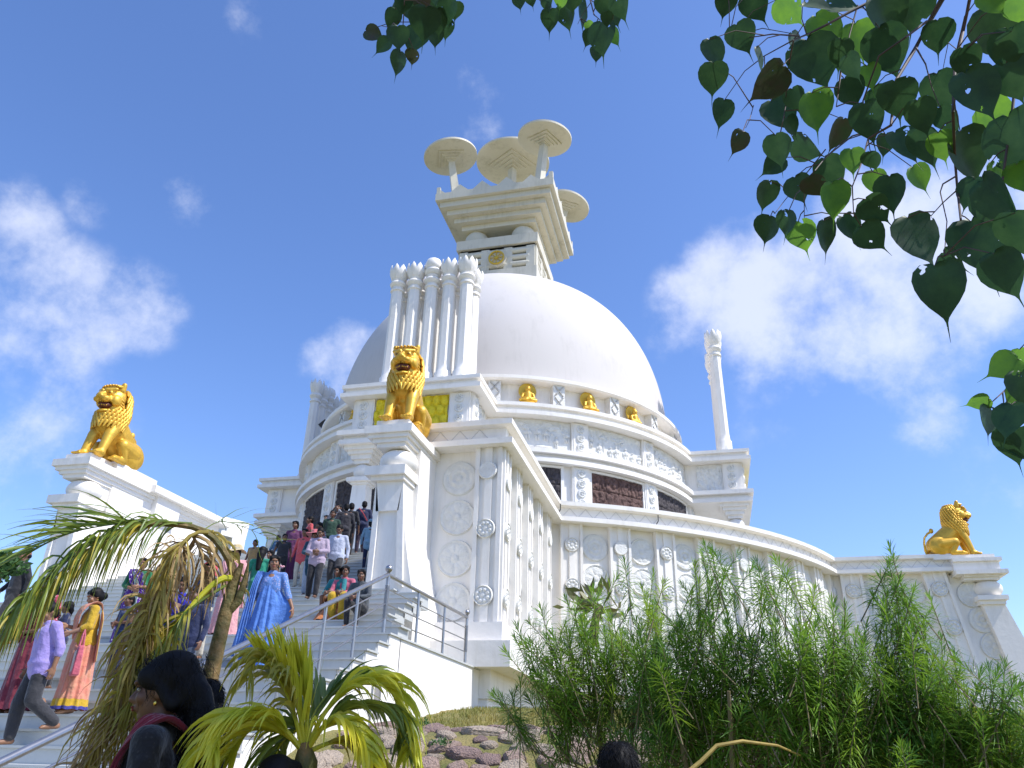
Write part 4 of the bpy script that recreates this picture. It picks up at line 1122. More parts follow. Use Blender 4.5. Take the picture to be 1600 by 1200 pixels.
# ---------------------------------------------------------------- palms
def frond(path, n, leaf, w, droop, M, parent, name='frond', rmat=None, seed=0, spread=.9, along=(.5, .95), both=True, rad=.016, start=.12, curl=0, stray=.15, taper=.5):
    """path: midrib points; leaflets in pairs along it, each a creased strip drooping under its weight"""
    r = random.Random(seed); P = [Vector(p) for p in path]
    L = [0]
    for a, c in zip(P[:-1], P[1:]): L.append(L[-1]+(c-a).length)
    def pt(s):
        s = s*L[-1]
        for i in range(len(P)-1):
            if s <= L[i+1]:
                u_ = (s-L[i])/(L[i+1]-L[i]); p0 = P[max(i-1, 0)]; p1 = P[i]; p2 = P[i+1]; p3 = P[min(i+2, len(P)-1)]
                return .5*((2*p1)+(p2-p0)*u_+(2*p0-5*p1+4*p2-p3)*u_*u_+(3*p1-p0-3*p2+p3)*u_**3)
        return P[-1]
    rib = MB(); S = [pt(i/24) for i in range(25)]
    rib.tube(S, [rad*(1-.85*i/24) for i in range(25)], 7)
    ro = rib.build('midrib', rmat or M, parent)
    V = []; F = []
    for i in range(n):
        t = start+(1-start)*(i+.5)/n; p = pt(t); q = pt(min(1, t+.02)); tg = (q-pt(max(0, t-.02))).normalized()
        side = tg.cross(Vector((0, 0, 1))); side = side.normalized() if side.length > .05 else Vector((1, 0, 0))
        for s in ((-1, 1) if both else (r.choice((-1, 1)),)):
            ll = leaf*(math.sin(pi*min(1, .18+.82*t)**.9)*(1-taper)+taper)*r.uniform(.75, 1.15)
            d = (side*s*spread+tg*r.uniform(*along)+Vector((0, 0, .25))+Vector((r.gauss(0, stray), r.gauss(0, stray), r.gauss(0, stray)))).normalized()
            pts = [p]; cur = p.copy(); v = d.copy(); seg = 7
            for k in range(seg):
                v = (v+Vector((0, 0, -1))*droop*(k+1)/seg*.55+Vector((r.gauss(0, curl), r.gauss(0, curl), r.gauss(0, curl)))).normalized()
                cur = cur+v*ll/seg; pts.append(cur.copy())
            wd = w*r.uniform(.7, 1.2); k0 = len(V); nn = v.cross(Vector((r.gauss(0, 1), r.gauss(0, 1), r.gauss(0, .3)))).normalized()
            for k, c in enumerate(pts):
                u_ = k/seg; ww = wd*(.35+.65*math.sin(pi*min(1, u_*.8+.15)))*(1-u_**3)+.0008
                tv = (pts[min(k+1, seg)]-pts[max(k-1, 0)]).normalized(); sd = tv.cross(nn); sd = sd.normalized() if sd.length > .01 else Vector((1, 0, 0))
                up_ = sd.cross(tv)
                V += [c-sd*ww+up_*ww*.35, c, c+sd*ww+up_*ww*.35]
            for k in range(seg):
                a = k0+k*3; F += [(a, a+1, a+4, a+3), (a+1, a+2, a+5, a+4)]
    link(name, np_mesh(name, [tuple(v) for v in V], F, True), M, ro if False else parent)
    return ro
PG = mat('palm_green', (.09, .17, .025), .42, col2=(.20, .24, .03), vscale=3.5, transl=.25)
PY = mat('palm_yellow', (.66, .60, .04), .42, col2=(.42, .47, .035), vscale=5, transl=.3)
PYD = mat('palm_yellow_dry', (.42, .33, .035), .5, col2=(.24, .25, .03), vscale=6, transl=.25)
PB = mat('palm_dry', (.50, .36, .16), .75, col2=(.24, .155, .06), vscale=9, transl=.18)
PBY = mat('palm_half_dry', (.42, .31, .05), .6, col2=(.24, .20, .04), vscale=7, transl=.25)
TRK = mat('palm_trunk', (.24, .14, .045), .7, col2=(.09, .09, .02), vscale=11, bump=.4, bscale=24)
D = 4.1
tb = at(322, 1090, D); palm = thing('drooping_palm', 'thin palm with a broken brown trunk, arching green frond and hanging dry fronds', 'palm', (tb.x, tb.y, -1.5))
b = MB()
b.tube([Vector((tb.x-.03, tb.y, -1.5)), at(318, 1150, D), at(328, 1060, D), at(340, 1010, D), at(352, 960, D), at(364, 915, D), at(378, 880, D-.03)], [.07, .055, .040, .035, .033, .028, .010], 14)
b.tube([at(352, 960, D), at(372, 940, D-.02), at(383, 905, D-.03), at(388, 880, D-.05)], [.024, .02, .014, .004], 9)
b.build('trunk', TRK, palm)
# green arching frond: up from the crown, over the elbow and down to the left
A1 = [at(362, 935, D), at(366, 900, D), at(350, 862, D-.02), at(322, 832, D), at(280, 820, D), at(215, 822, D+.02), at(140, 850, D), at(70, 905, D), at(10, 965, D), at(-50, 1030, D)]
frond(A1, 74, .46, .0058, 1.9, PG, palm, along=(.25, .8), seed=1, spread=.75, rad=.02, start=.32, rmat=TRK)
frond([q+Vector((.02, .05, .01)) for q in A1[3:]], 54, .40, .005, 1.6, PYD, palm, along=(.2, .7), seed=2, spread=.9, rad=.006, start=.25)
# wispy tips shooting left
frond([at(300, 818, D), at(220, 815, D-.05), at(120, 830, D-.1), at(40, 865, D-.1)], 22, .42, .006, .25, PG, palm, seed=3, spread=.35, rad=.006, start=.3, stray=.1)
# second green petiole running down to the left
frond([at(368, 905, D), at(345, 905, D-.03), at(310, 935, D-.05), at(270, 985, D-.1), at(235, 1040, D-.15), at(205, 1110, D-.15)], 50, .36, .0062, 1.0, PYD, palm, seed=4, spread=.6, rad=.017, start=.35, rmat=PY)
frond([at(352, 915, D-.02), at(300, 950, D-.07), at(255, 1005, D-.1), at(235, 1060, D-.12)], 22, .30, .006, .9, PG, palm, seed=5, spread=.8, rad=.008, start=.3)
# dry frond hanging in a curtain
for k, (o, sd, M_, w_) in enumerate(((0, 6, PB, .0055), (.05, 7, PB, .006), (-.06, 8, PBY, .0055), (.09, 18, PB, .005))):
    frond([at(325, 832, D+o), at(300, 835, D-.02+o), at(272, 868, D-.05+o), at(248, 930, D-.05+o), at(222, 1000, D-.08+o), at(195, 1075, D-.1+o), at(160, 1150, D-.1+o), at(125, 1215, D-.1+o)], 72, .27, w_, 1.7, M_, palm, seed=sd, spread=.30, rad=.010, start=.1, curl=.14, stray=.32, taper=.8, name='dry_frond')
frond([at(250, 930, D-.1), at(228, 1010, D-.12), at(205, 1090, D-.14), at(185, 1190, D-.16)], 40, .36, .006, 1.7, PYD, palm, seed=12, spread=.3, rad=.01, start=.05, curl=.12, stray=.25, taper=.8, name='dry_frond')
# small curls near the elbow
frond([at(330, 830, D), at(345, 850, D+.03), at(360, 880, D+.05), at(372, 930, D+.06)], 16, .20, .007, 1.5, PBY, palm, seed=9, spread=.6, rad=.012, start=.0, curl=.3, name='dry_frond')
frond([at(300, 835, D), at(312, 860, D+.03), at(318, 900, D+.05)], 20, .34, .007, 1.6, PB, palm, seed=10, spread=.6, rad=.008, start=.0, curl=.25, name='dry_frond')
frond([at(315, 830, D), at(345, 815, D+.1), at(385, 825, D+.2), at(430, 845, D+.3)], 9, .25, .0025, .3, PG, palm, seed=13, spread=.5, rad=.003, start=.2, curl=.1)
b = MB()
for i in range(14):   # fine dead filaments at the foot
    x = 120+i*7; b.tube([at(x+40, 1120, D-.2), at(x+10, 1150, D-.22), at(x-15+random.uniform(-8, 8), 1180, D-.25), at(x-30+random.uniform(-20, 10), 1215, D-.25)], [.003, .0022, .0018, .001], 4)
b.build('filament', PB, palm)

D = 3.4
yp = at(478, 1210, D); ypal = thing('yellow_palm', 'young yellow-green palm with fanned fronds in front of the stair railing', 'palm', (yp.x, yp.y, -1.5))
b = MB(); b.tube([Vector((yp.x, yp.y, -1.5)), Vector((yp.x, yp.y, -.6)), at(478, 1190, D), at(476, 1160, D)], [.07, .06, .045, .02], 12); b.build('trunk', TRK, ypal)
c = at(476, 1175, D)
for k, (pts, n, lf, dr, M_, spd, dz) in enumerate((
    ([(476, 1175), (470, 1125), (456, 1080), (436, 1045), (410, 1022)], 32, .25, .02, PY, .28, -.05),
    ([(476, 1175), (480, 1120), (478, 1080), (466, 1045), (448, 1020)], 32, .25, .02, PY, .30, 0),
    ([(474, 1175), (455, 1100), (430, 1050), (405, 1030), (385, 1060)], 22, .30, 1.1, PYD, .5, -.1),
    ([(478, 1175), (510, 1110), (560, 1070), (605, 1075), (635, 1130), (640, 1175)], 38, .34, .85, PY, .55, .05),
    ([(478, 1175), (520, 1120), (570, 1105), (615, 1120), (630, 1165)], 30, .30, .9, PG, .6, .1),
    ([(476, 1178), (440, 1135), (400, 1120), (355, 1130), (325, 1170)], 34, .34, .75, PY, .65, -.12),
    ([(476, 1178), (450, 1150), (420, 1140), (385, 1145), (340, 1195)], 26, .34, .8, PY, .7, .1),
    ([(478, 1178), (500, 1140), (530, 1130), (560, 1150), (580, 1190)], 26, .28, 1.1, PY, .6, -.15),
    ([(478, 1178), (490, 1120), (520, 1080), (560, 1060)], 22, .28, .4, PG, .45, .2),
    ([(476, 1178), (520, 1160), (560, 1170), (600, 1200)], 24, .3, 1.0, PYD, .6, .05),
    ([(476, 1178), (470, 1140), (440, 1160), (425, 1200)], 18, .3, 1.2, PG, .6, .12))):
    frond([at(x, y, D+dz*i/(len(pts)-1)) for i, (x, y) in enumerate(pts)], int(n*1.25), lf*.95, .0088, dr, M_, ypal, seed=30+k, spread=spd, rad=.011, start=.22, stray=.08, rmat=PY)
# ================================================================ people
_cm = {}
def cloth(name, c, c2=None, scale=30, rough=.75, pattern=None):
    key = name
    if key in _cm: return _cm[key]
    M = mat(name, c, rough, var=.0 if c2 else .22, col2=c2, vscale=scale if c2 else 7, bump=.55, bscale=11, bdetail=3, sheen=.25, spec=.25)
    if pattern:
        t = M.node_tree; n = t.nodes; l = t.links; b = n['Principled BSDF']; src = b.inputs['Base Color'].links[0].from_socket
        g = n.new('ShaderNodeTexCoord')
        if pattern[0] == 'dots':
            v = n.new('ShaderNodeTexVoronoi'); v.inputs['Scale'].default_value = pattern[2]; v.inputs['Randomness'].default_value = .35; l.new(g.outputs['Object'], v.inputs['Vector'])
            r = n.new('ShaderNodeMath'); r.operation = 'LESS_THAN'; r.inputs[1].default_value = .27; l.new(v.outputs['Distance'], r.inputs[0])
        elif pattern[0] == 'check':
            v = n.new('ShaderNodeTexChecker'); v.inputs['Scale'].default_value = pattern[2]; l.new(g.outputs['Object'], v.inputs['Vector']); r = v
        else:
            v = n.new('ShaderNodeTexWave'); v.bands_direction = pattern[3]; v.inputs['Scale'].default_value = pattern[2]; v.inputs['Distortion'].default_value = .3; l.new(g.outputs['Object'], v.inputs['Vector'])
            r = n.new('ShaderNodeMath'); r.operation = 'GREATER_THAN'; r.inputs[1].default_value = pattern[4] if len(pattern) > 4 else .6; l.new(v.outputs['Fac'], r.inputs[0])
        mx = n.new('ShaderNodeMixRGB'); mx.inputs[2].default_value = (*pattern[1], 1); l.new(src, mx.inputs[1])
        l.new(r.outputs['Fac'] if pattern[0] == 'check' else r.outputs[0], mx.inputs[0]); l.new(mx.outputs[0], b.inputs['Base Color'])
    _cm[key] = M; return M
SKIN = [mat('skin_brown', (.27, .135, .075), .5, var=.15, vscale=9, spec=.4), mat('skin_dark', (.16, .078, .045), .5, var=.15, vscale=9, spec=.4), mat('skin_tan', (.36, .20, .12), .5, var=.12, vscale=9, spec=.4)]
HAIR = mat('hair_black', (.006, .0055, .006), .6, bump=.08, bscale=60, spec=.18)
LIP = mat('lips', (.28, .06, .05), .45); EYEW = mat('eye_white', (.55, .52, .48), .3); EYED = mat('eye_dark', (.01, .008, .006), .2)
GOLDJ = mat('jewellery', (.8, .55, .12), .25, 1.0)
BASE = dict(pel=(0, 0, .93), che=(0, .0, 1.27), nec=(0, -.01, 1.42), hea=(0, .015, 1.565), shL=(-.175, -.01, 1.37), shR=(.175, -.01, 1.37),
    elL=(-.262, -.03, 1.10), elR=(.262, -.03, 1.10), wrL=(-.275, .06, .86), wrR=(.275, .06, .86), hiL=(-.09, 0, .90), hiR=(.09, 0, .90),
    knL=(-.10, .03, .49), knR=(.10, .03, .49), anL=(-.10, -.01, .08), anR=(.10, -.01, .08), dL=None, dR=None, turn=0, tilt=0, fL=(0, 1, 0), fR=(0, 1, 0))
POSES = {
 'stand': {},
 'walk': dict(knL=(-.10, .14, .50), anL=(-.10, .16, .08), knR=(.10, .04, .50), anR=(.11, -.14, .10), elL=(-.24, -.1, 1.12), wrL=(-.24, -.08, .88), elR=(.25, .02, 1.12), wrR=(.22, .18, .92)),
 'fold': dict(elL=(-.24, .04, 1.12), wrL=(-.06, .20, 1.08), elR=(.24, .04, 1.12), wrR=(.04, .22, 1.02)),
 'phone': dict(elL=(-.23, .05, 1.12), wrL=(-.10, .24, 1.18), elR=(.24, .0, 1.10), wrR=(.12, .2, 1.0), tilt=-.35),
 'sit': dict(pel=(0, -.36, .47), che=(0, -.30, .80), nec=(0, -.27, .95), hea=(0, -.24, 1.095), shL=(-.175, -.28, .90), shR=(.175, -.28, .90), hiL=(-.09, -.34, .46), hiR=(.09, -.34, .46),
     knL=(-.12, .04, .52), knR=(.12, .04, .52), anL=(-.10, .02, .08), anR=(.10, .02, .08), elL=(-.24, -.18, .66), wrL=(-.10, .0, .62), elR=(.24, -.18, .66), wrR=(.08, .02, .60), tilt=-.1),
 'hold_face': dict(elL=(-.25, .12, 1.22), wrL=(-.08, .16, 1.48), elR=(.25, .1, 1.22), wrR=(.10, .16, 1.45)),
}
def mesh_child(mb, name, M, parent, voxel=None, sm=3):
    me = remesh(mb, name, voxel, sm) if voxel else mb.mesh(name, 60)
    if M: me.materials.append(M)
    o = bpy.data.objects.new(name, me); COL.objects.link(o); o.parent = parent; return o
def person(label, loc, rz, h=1.6, pose='stand', over=None, skin=0, top=None, bottom=None, hair='short', group=None, vox=.014, build=1.0, extra=None, female=False, face=True):
    J = {k: (Vector(v) if isinstance(v, tuple) else v) for k, v in {**BASE, **POSES[pose], **(over or {})}.items()}
    P = thing('person', label, 'person', loc, rz, group, True, h/1.69)
    g = build*(.93 if female else 1); fr = .011 if vox > .011 else .0095
    lat = (J['shR']-J['shL']).normalized()
    b = MB()
    for s in (-1, 1):
        b.cap(J['pel']+lat*s*.065, J['che']+lat*s*.062, .108*g, .103*g, 14)
    b.cap(J['pel']+Vector((0, -.01, 0)), J['che'], .115*g, .11*g, 14)
    b.ell(J['pel']-Vector((0, .01, .02)), (.165*g, .12*g, .12), n=16, m=10)
    b.cap(J['shL'], J['shR'], .062*g, .062*g, 12)
    b.cap(J['che']+(J['nec']-J['che'])*.4, J['nec'], .10*g, .06, 12)
    b.cap(J['nec'], J['hea']-Vector((0, .01, .03)), .052, .048, 12)
    H = Matrix.Translation(J['hea']) @ Matrix.Rotation(J['turn'], 4, 'Z') @ Matrix.Rotation(J['tilt'], 4, 'X')
    hd = MB(); hd.ell((0, -.012, .02), (.076, .094, .098), n=20, m=14); hd.ell((0, .022, -.035), (.056, .066, .082), n=16, m=12)
    hd.ell((0, .055, -.095), (.028, .026, .024)); hd.cap((0, .083, .012), (0, .106, -.028), .010, .016, 8); hd.ell((0, .088, .035), (.05, .02, .014))
    for s in (-1, 1): hd.ell((s*.077, -.008, -.01), (.012, .02, .031), (0, 0, s*.2), 10, 6); hd.ell((s*.04, .066, -.025), (.024, .022, .026)); hd.ell((s*.012, .092, -.032), (.011, .012, .009))
    hd.ell((0, .086, -.063), (.024, .016, .013)); b.add(hd.v, hd.f, H)
    for S, sg in (('L', -1), ('R', 1)):
        sh, el, wr, hi, kn, an = (J[q+S] for q in ('sh', 'el', 'wr', 'hi', 'kn', 'an'))
        b.cap(sh, el, .050*g, .039*g, 12); b.cap(el, wr, .038*g, .026*g, 12)
        b.cap(hi, kn, .086*g, .055*g, 14); b.cap(kn, an, .052*g, .034*g, 12); b.ell(kn.lerp(an, .3)+Vector((0, -.02, 0)), (.048*g, .05*g, .11), n=12, m=8)
        fd = J['f'+S].normalized(); fl_ = Vector((fd.y, -fd.x, 0))
        b.cap(an+Vector((0, 0, -.03))-fd*.03, an+fd*.13+Vector((0, 0, -.052)), .038, .028, 10)
        for i in range(5): b.cap(an+fd*.13+fl_*(-.028+.014*i)+Vector((0, 0, -.056)), an+fd*(.168-.008*abs(i-(1 if sg < 0 else 3)))+fl_*(-.034+.017*i)+Vector((0, 0, -.062)), .0115, .010, 7)
        # hand
        d = (wr-el).normalized(); d = J['d'+S].normalized() if J['d'+S] else d
        inner = Vector((-sg, 0, 0)); nrm = (inner-d*inner.dot(d)); nrm = nrm.normalized() if nrm.length > .2 else Vector((0, -1, 0))
        la = d.cross(nrm).normalized()
        if la.y < 0: la = -la
        hm = MB()
        b.cap(wr+d*.02-la*.015, wr+d*.075-la*.02, .022, .02, 8); b.cap(wr+d*.02+la*.015, wr+d*.075+la*.022, .022, .02, 8)
        for i, (o, L) in enumerate(((-.031, .058), (-.010, .070), (.012, .075), (.033, .066))):
            p0 = wr+d*.085+la*o; p1 = p0+(d*.9+nrm*.25).normalized()*L*.5; p2 = p1+(d*.6+nrm*.75).normalized()*L*.5
            b.cap(p0, p1, fr, fr*.95, 8); b.cap(p1, p2, fr*.95, fr*.8, 8)
        p0 = wr+d*.03+la*.032; p1 = p0+(d*.5+la*.75+nrm*.3).normalized()*.04; p2 = p1+(d*.85+la*.3+nrm*.4).normalized()*.032
        b.cap(p0, p1, fr*1.35, fr*1.1, 8); b.cap(p1, p2, fr*1.1, fr*.85, 8)
    mesh_child(b, 'body', SKIN[skin], P, vox, 2)
    if face:
        e = MB(); w = MB(); q = MB()
        for s in (-1, 1):
            w.ell((s*.031, .078, .006), (.014, .008, .008)); e.ell((s*.031, .0855, .006), (.0065, .003, .0065)); e.cap((s*.016, .088, .030), (s*.048, .078, .033), .0035, .003, 6)
            e.cap((s*.018, .086, .014), (s*.046, .077, .013), .0022, .0022, 5)
        q.ell((0, .101, -.058), (.022, .006, .005)); q.ell((0, .099, -.068), (.019, .006, .006))
        for m_, nm, M_ in ((w, 'eyes', EYEW), (e, 'brows_and_pupils', EYED), (q, 'lips', LIP)):
            k = MB(); k.add(m_.v, m_.f, H); mesh_child(k, nm, M_, P)
    if hair:
        k = MB()
        k.ell((0, -.022, .040), (.087, .100, .094), n=22, m=14)
        k.ell((0, -.06, -.01), (.080, .062, .085), n=16, m=10)
        if hair == 'short': pass
        if hair in ('bun', 'tied', 'long', 'pony', 'side'):
            for s in (-1, 1): k.ell((s*.05, .02, .07), (.042, .062, .042)); k.ell((s*.074, -.02, .01), (.018, .045, .05))
        if hair == 'bun': k.ell((0, -.125, -.02), (.06, .05, .055))
        if hair == 'tied': k.cap((0, -.11, -.02), (.0, -.13, -.30), .045, .02, 10)
        if hair == 'long': k.cap((0, -.08, -.05), (0, -.12, -.36), .085, .05, 12)
        if hair == 'side': k.cap((.03, -.08, -.05), (.09, -.02, -.30), .055, .03, 10)
        if hair == 'bald': k = MB(); k.ell((0, -.05, -.01), (.080, .065, .05), n=16, m=10)
        kk = MB(); kk.add(k.v, k.f, H); mesh_child(kk, 'hair', HAIR, P, .012, 1)
    ctx = dict(P=P, J=J, H=H, g=g, lat=lat, vox=vox, face=face)
    if bottom: bottom(ctx)
    if top: top(ctx)
    for ex in (extra or []): ex(ctx)
    return P
# ---- garments
def shirt(M, sleeve='long', hem=.82, name='shirt', open_=0):
    def f(c):
        J, g, lat = c['J'], c['g'], c['lat']; b = MB(); dn = (J['pel']-J['che']).normalized()
        bot = J['pel']+dn*(.93-hem-.03)
        for s in (-1, 1): b.cap(bot+lat*s*.072, J['che']+lat*s*.062+Vector((0, 0, .01)), .122*g, .108*g, 14)
        b.cap(bot, J['che'], .128*g, .118*g, 14)
        b.cap(J['shL']-Vector((0, 0, .0)), J['shR'], .066*g, .066*g, 12); b.cap(J['che'], J['nec']-Vector((0, 0, .035)), .12*g, .072, 12)
        for S in 'LR':
            b.cap(J['sh'+S], J['el'+S] if sleeve != 'cap' else J['sh'+S].lerp(J['el'+S], .45), .062*g, .052*g, 12)
            if sleeve == 'long': b.cap(J['el'+S], J['el'+S].lerp(J['wr'+S], .88), .051*g, .040*g, 12)
            if sleeve == 'rolled': b.cap(J['el'+S], J['el'+S].lerp(J['wr'+S], .3), .056*g, .052*g, 12)
        b.ell(J['pel']-Vector((0, .01, .0)), (.20*g, .155*g, .12), n=18, m=12)
        # collar
        b.lathe([(.075, -.03), (.066, .03), (.05, .035)], 14, tuple(J['nec']+Vector((0, 0, .0))))
        mesh_child(b, name, M, c['P'], .015, 3)
    return f
def trousers(M, leg=1.0, wide=1.0):
    def f(c):
        J, g = c['J'], c['g']; b = MB(); b.ell(J['pel']-Vector((0, .01, .05)), (.165*g, .125*g, .13), n=18, m=12)
        for S in 'LR':
            b.cap(J['hi'+S], J['kn'+S], .096*g, .074*g*wide, 14); b.cap(J['kn'+S], J['kn'+S].lerp(J['an'+S], .93*leg), .072*g*wide, .056*g*wide, 14)
        mesh_child(b, 'trousers', M, c['P'], .015, 3)
    return f
def skirt(M, top=1.02, hem=.05, r0=.155, r1=.27, folds=13, amp=.022, name='skirt', border=None, bh=.10, dx=0, dy=0, pull=None, seed=0, depth=.85):
    """lofted skirt: pleats deepen towards the hem"""
    def f(c):
        J = c['J']; P = c['P']; r = random.Random(seed); n = 96; K = 30; ph = [r.uniform(0, 6.28) for _ in range(6)]
        mid = (J['anL']+J['anR'])*.5
        def ring(t):
            z = J['pel'].z+(top-.93)+(hem-(J['pel'].z+top-.93))*t
            cx = J['pel'].x+(mid.x-J['pel'].x)*t+dx*t; cy = J['pel'].y+(mid.y-J['pel'].y)*t+dy*t
            o = []
            for i in range(n):
                a = 2*pi*i/n; hip = .022*math.sin(min(1, t*4)*pi*.5)
                R = r0+hip+(r1-r0-hip)*t**1.25
                fo = amp*(.25+.75*t)*(math.sin(folds*a+ph[0]+1.2*math.sin(t*3+ph[1]))+.5*math.sin((folds*1.7)*a+ph[2]-t*2)+.35*math.sin(3*a+ph[3]+t*4))
                x = (R+fo)*math.cos(a); y = (R+fo)*math.sin(a)*depth
                p = Vector((cx+x, cy+y, z+.006*math.sin(folds*a+ph[4])*t))
                if pull:
                    q, w0, pw = Vector(pull[0]), pull[1], pull[2]   # cloth drawn out towards a hand
                    wv = max(0, math.cos(a-pull[3]))**pw*math.exp(-((z-q.z)/w0)**2) if z > q.z else max(0, math.cos(a-pull[3]))**pw*math.exp(-((z-q.z)/(w0*1.9))**2)
                    p = p.lerp(Vector((q.x, q.y, z)), wv*.97)
                o.append(p)
            return o
        def loft(t0, t1, k, off, nm, Mt):
            V = []; F = []
            for j in range(k+1):
                for p in ring(t0+(t1-t0)*j/k):
                    cc = Vector((J['pel'].x, J['pel'].y, p.z)); d = (p-cc); V.append(tuple(p+(d.normalized()*off if d.length > .01 else d)))
            for j in range(k):
                for i in range(n): F.append((j*n+i, j*n+(i+1) % n, (j+1)*n+(i+1) % n, (j+1)*n+i))
            me = np_mesh(nm, V, F, True); me.materials.append(Mt); o = bpy.data.objects.new(nm, me); COL.objects.link(o); o.parent = P
        loft(0, 1, K, 0, name, M)
        H_ = (J['pel'].z+top-.93)-hem
        if border:
            for i, (z0, z1, Mb) in enumerate(border): loft(1-z1/H_, 1-z0/H_, 8, .004, 'border', Mb)
    return f
def strip(pts, widths, M, name='drape', off=None, folds=4, amp=.008, thick=0):
    """cloth band running through pts; each with a half-width vector"""
    def f(c):
        P = c['P']; J = c['J']; n = 22; V = []; F = []; Q = [Vector(p) for p in (pts(J) if callable(pts) else pts)]; W = [Vector(w) for w in (widths(J) if callable(widths) else widths)]
        K = (len(Q)-1)*7
        def cr(A, s):
            i = min(int(s), len(A)-2); u_ = s-i; p0, p1, p2, p3 = A[max(i-1, 0)], A[i], A[i+1], A[min(i+2, len(A)-1)]
            return .5*((2*p1)+(p2-p0)*u_+(2*p0-5*p1+4*p2-p3)*u_*u_+(3*p1-p0-3*p2+p3)*u_**3)
        for k in range(K+1):
            s = k/7; p = cr(Q, s); w = cr(W, s); tg = (cr(Q, min(s+.1, len(Q)-1))-cr(Q, max(0, s-.1))).normalized(); nn = tg.cross(w).normalized() if w.length > 1e-5 else Vector((0, 1, 0))
            for j in range(n+1):
                a = j/n*2-1; V.append(tuple(p+w*a+nn*(amp*math.sin(a*folds*3.1+s*.8)-.0*a*a)))
        for k in range(K):
            for j in range(n): a = k*(n+1)+j; F.append((a, a+1, a+n+2, a+n+1))
        me = np_mesh(name, V, F, True); me.materials.append(M); o = bpy.data.objects.new(name, me); COL.objects.link(o); o.parent = P
        sd = o.modifiers.new('s', 'SOLIDIFY'); sd.thickness = .006
    return f
def pallu(M, Mb=None, back=.75, side=1):
    """sari end from the hip across the chest over the shoulder (side: which shoulder, -1 = left) and down the back"""
    def f(c):
        J = c['J']; s = side
        shp = J['shR'] if s > 0 else J['shL']; pz = J['pel'].z
        pts = [J['pel']+Vector((-s*.19, .02, .10)), J['pel']+Vector((-s*.10, .165, .16)), J['che']+Vector((s*.02, .168, -.04)), J['che']+Vector((s*.10, .145, .09)), shp+Vector((-s*.03, .055, .075)), shp+Vector((-s*.03, -.07, .065)), shp+Vector((-s*.03, -.125, -.12)), shp+Vector((-s*.03, -.14, -back*.55)), shp+Vector((-s*.02, -.16, -back))]
        wd = [(0, .02, .11), (s*.02, .02, .13), (-s*.09, .01, .10), (-s*.085, .0, .05), (-s*.06, .01, .0), (-s*.07, .0, .0), (s*.10, .0, .0), (s*.12, 0, .0), (s*.13, .0, .0)]
        strip(pts, wd, M, 'sari_drape', folds=5, amp=.009)(c)
        if Mb:
            strip([Vector(p)+Vector(w)*1.02 for p, w in zip(pts, wd)], [Vector(w)*.14 for w in wd], Mb, 'drape_border', folds=1, amp=.002)(c)
    return f
def torso_wrap(M, grow=1.0, name='blouse_wrap'):
    """sari wound close round waist and hips"""
    def f(c):
        J, g, lat = c['J'], c['g'], c['lat']; b = MB()
        for s in (-1, 1): b.cap(J['pel']+lat*s*.07, J['pel'].lerp(J['che'], .45)+lat*s*.06, .135*g*grow, .12*g*grow, 14)
        mesh_child(b, name, M, c['P'], .015, 3)
    return f
def hat(M, brim=.21, crown=.10, band=None, tilt=.0):
    def f(c):
        b = MB(); T = c['H'] @ Matrix.Translation((0, -.02, .085)) @ Matrix.Rotation(tilt, 4, 'X')
        V = MB(); n = 48; V.lathe([(brim, -.03), (brim*.93, -.018), (.115, .0), (.105, .01), (.100, crown*.7), (.07, crown), (0, crown*1.05)], n)
        V.v = [(x*(1+.03*math.sin(5*math.atan2(y, x))), y, z+.022*math.sin(3*math.atan2(y, x)+1)*(math.hypot(x, y)/brim)**2) for x, y, z in V.v]
        b.add(V.v, V.f, T); mesh_child(b, 'hat', M, c['P'])
        if band: b = MB(); L = MB().lathe([(.107, .008), (.105, .04)], 32); b.add(L.v, L.f, T); mesh_child(b, 'hat_band', band, c['P'])
    return f
def earrings(c):
    for s in (-1, 1):
        b = MB(); p = c['H'] @ Vector((s*.082, .0, -.052)); b.ell(p, (.007, .007, .010)); mesh_child(b, 'earring', GOLDJ, c['P'])
def glasses(c):
    b = MB()
    for s in (-1, 1):
        pts = [c['H'] @ Vector((s*.032+.020*math.cos(t), .094, .006+.014*math.sin(t))) for t in [2*pi*i/16 for i in range(17)]]; b.tube(pts, .0022, 5)
        b.tube([c['H'] @ Vector((s*.052, .092, .008)), c['H'] @ Vector((s*.08, .0, .0))], .002, 5)
    b.tube([c['H'] @ Vector((-.012, .096, .008)), c['H'] @ Vector((.012, .096, .008))], .002, 5)
    mesh_child(b, 'glasses', EYED, c['P'])
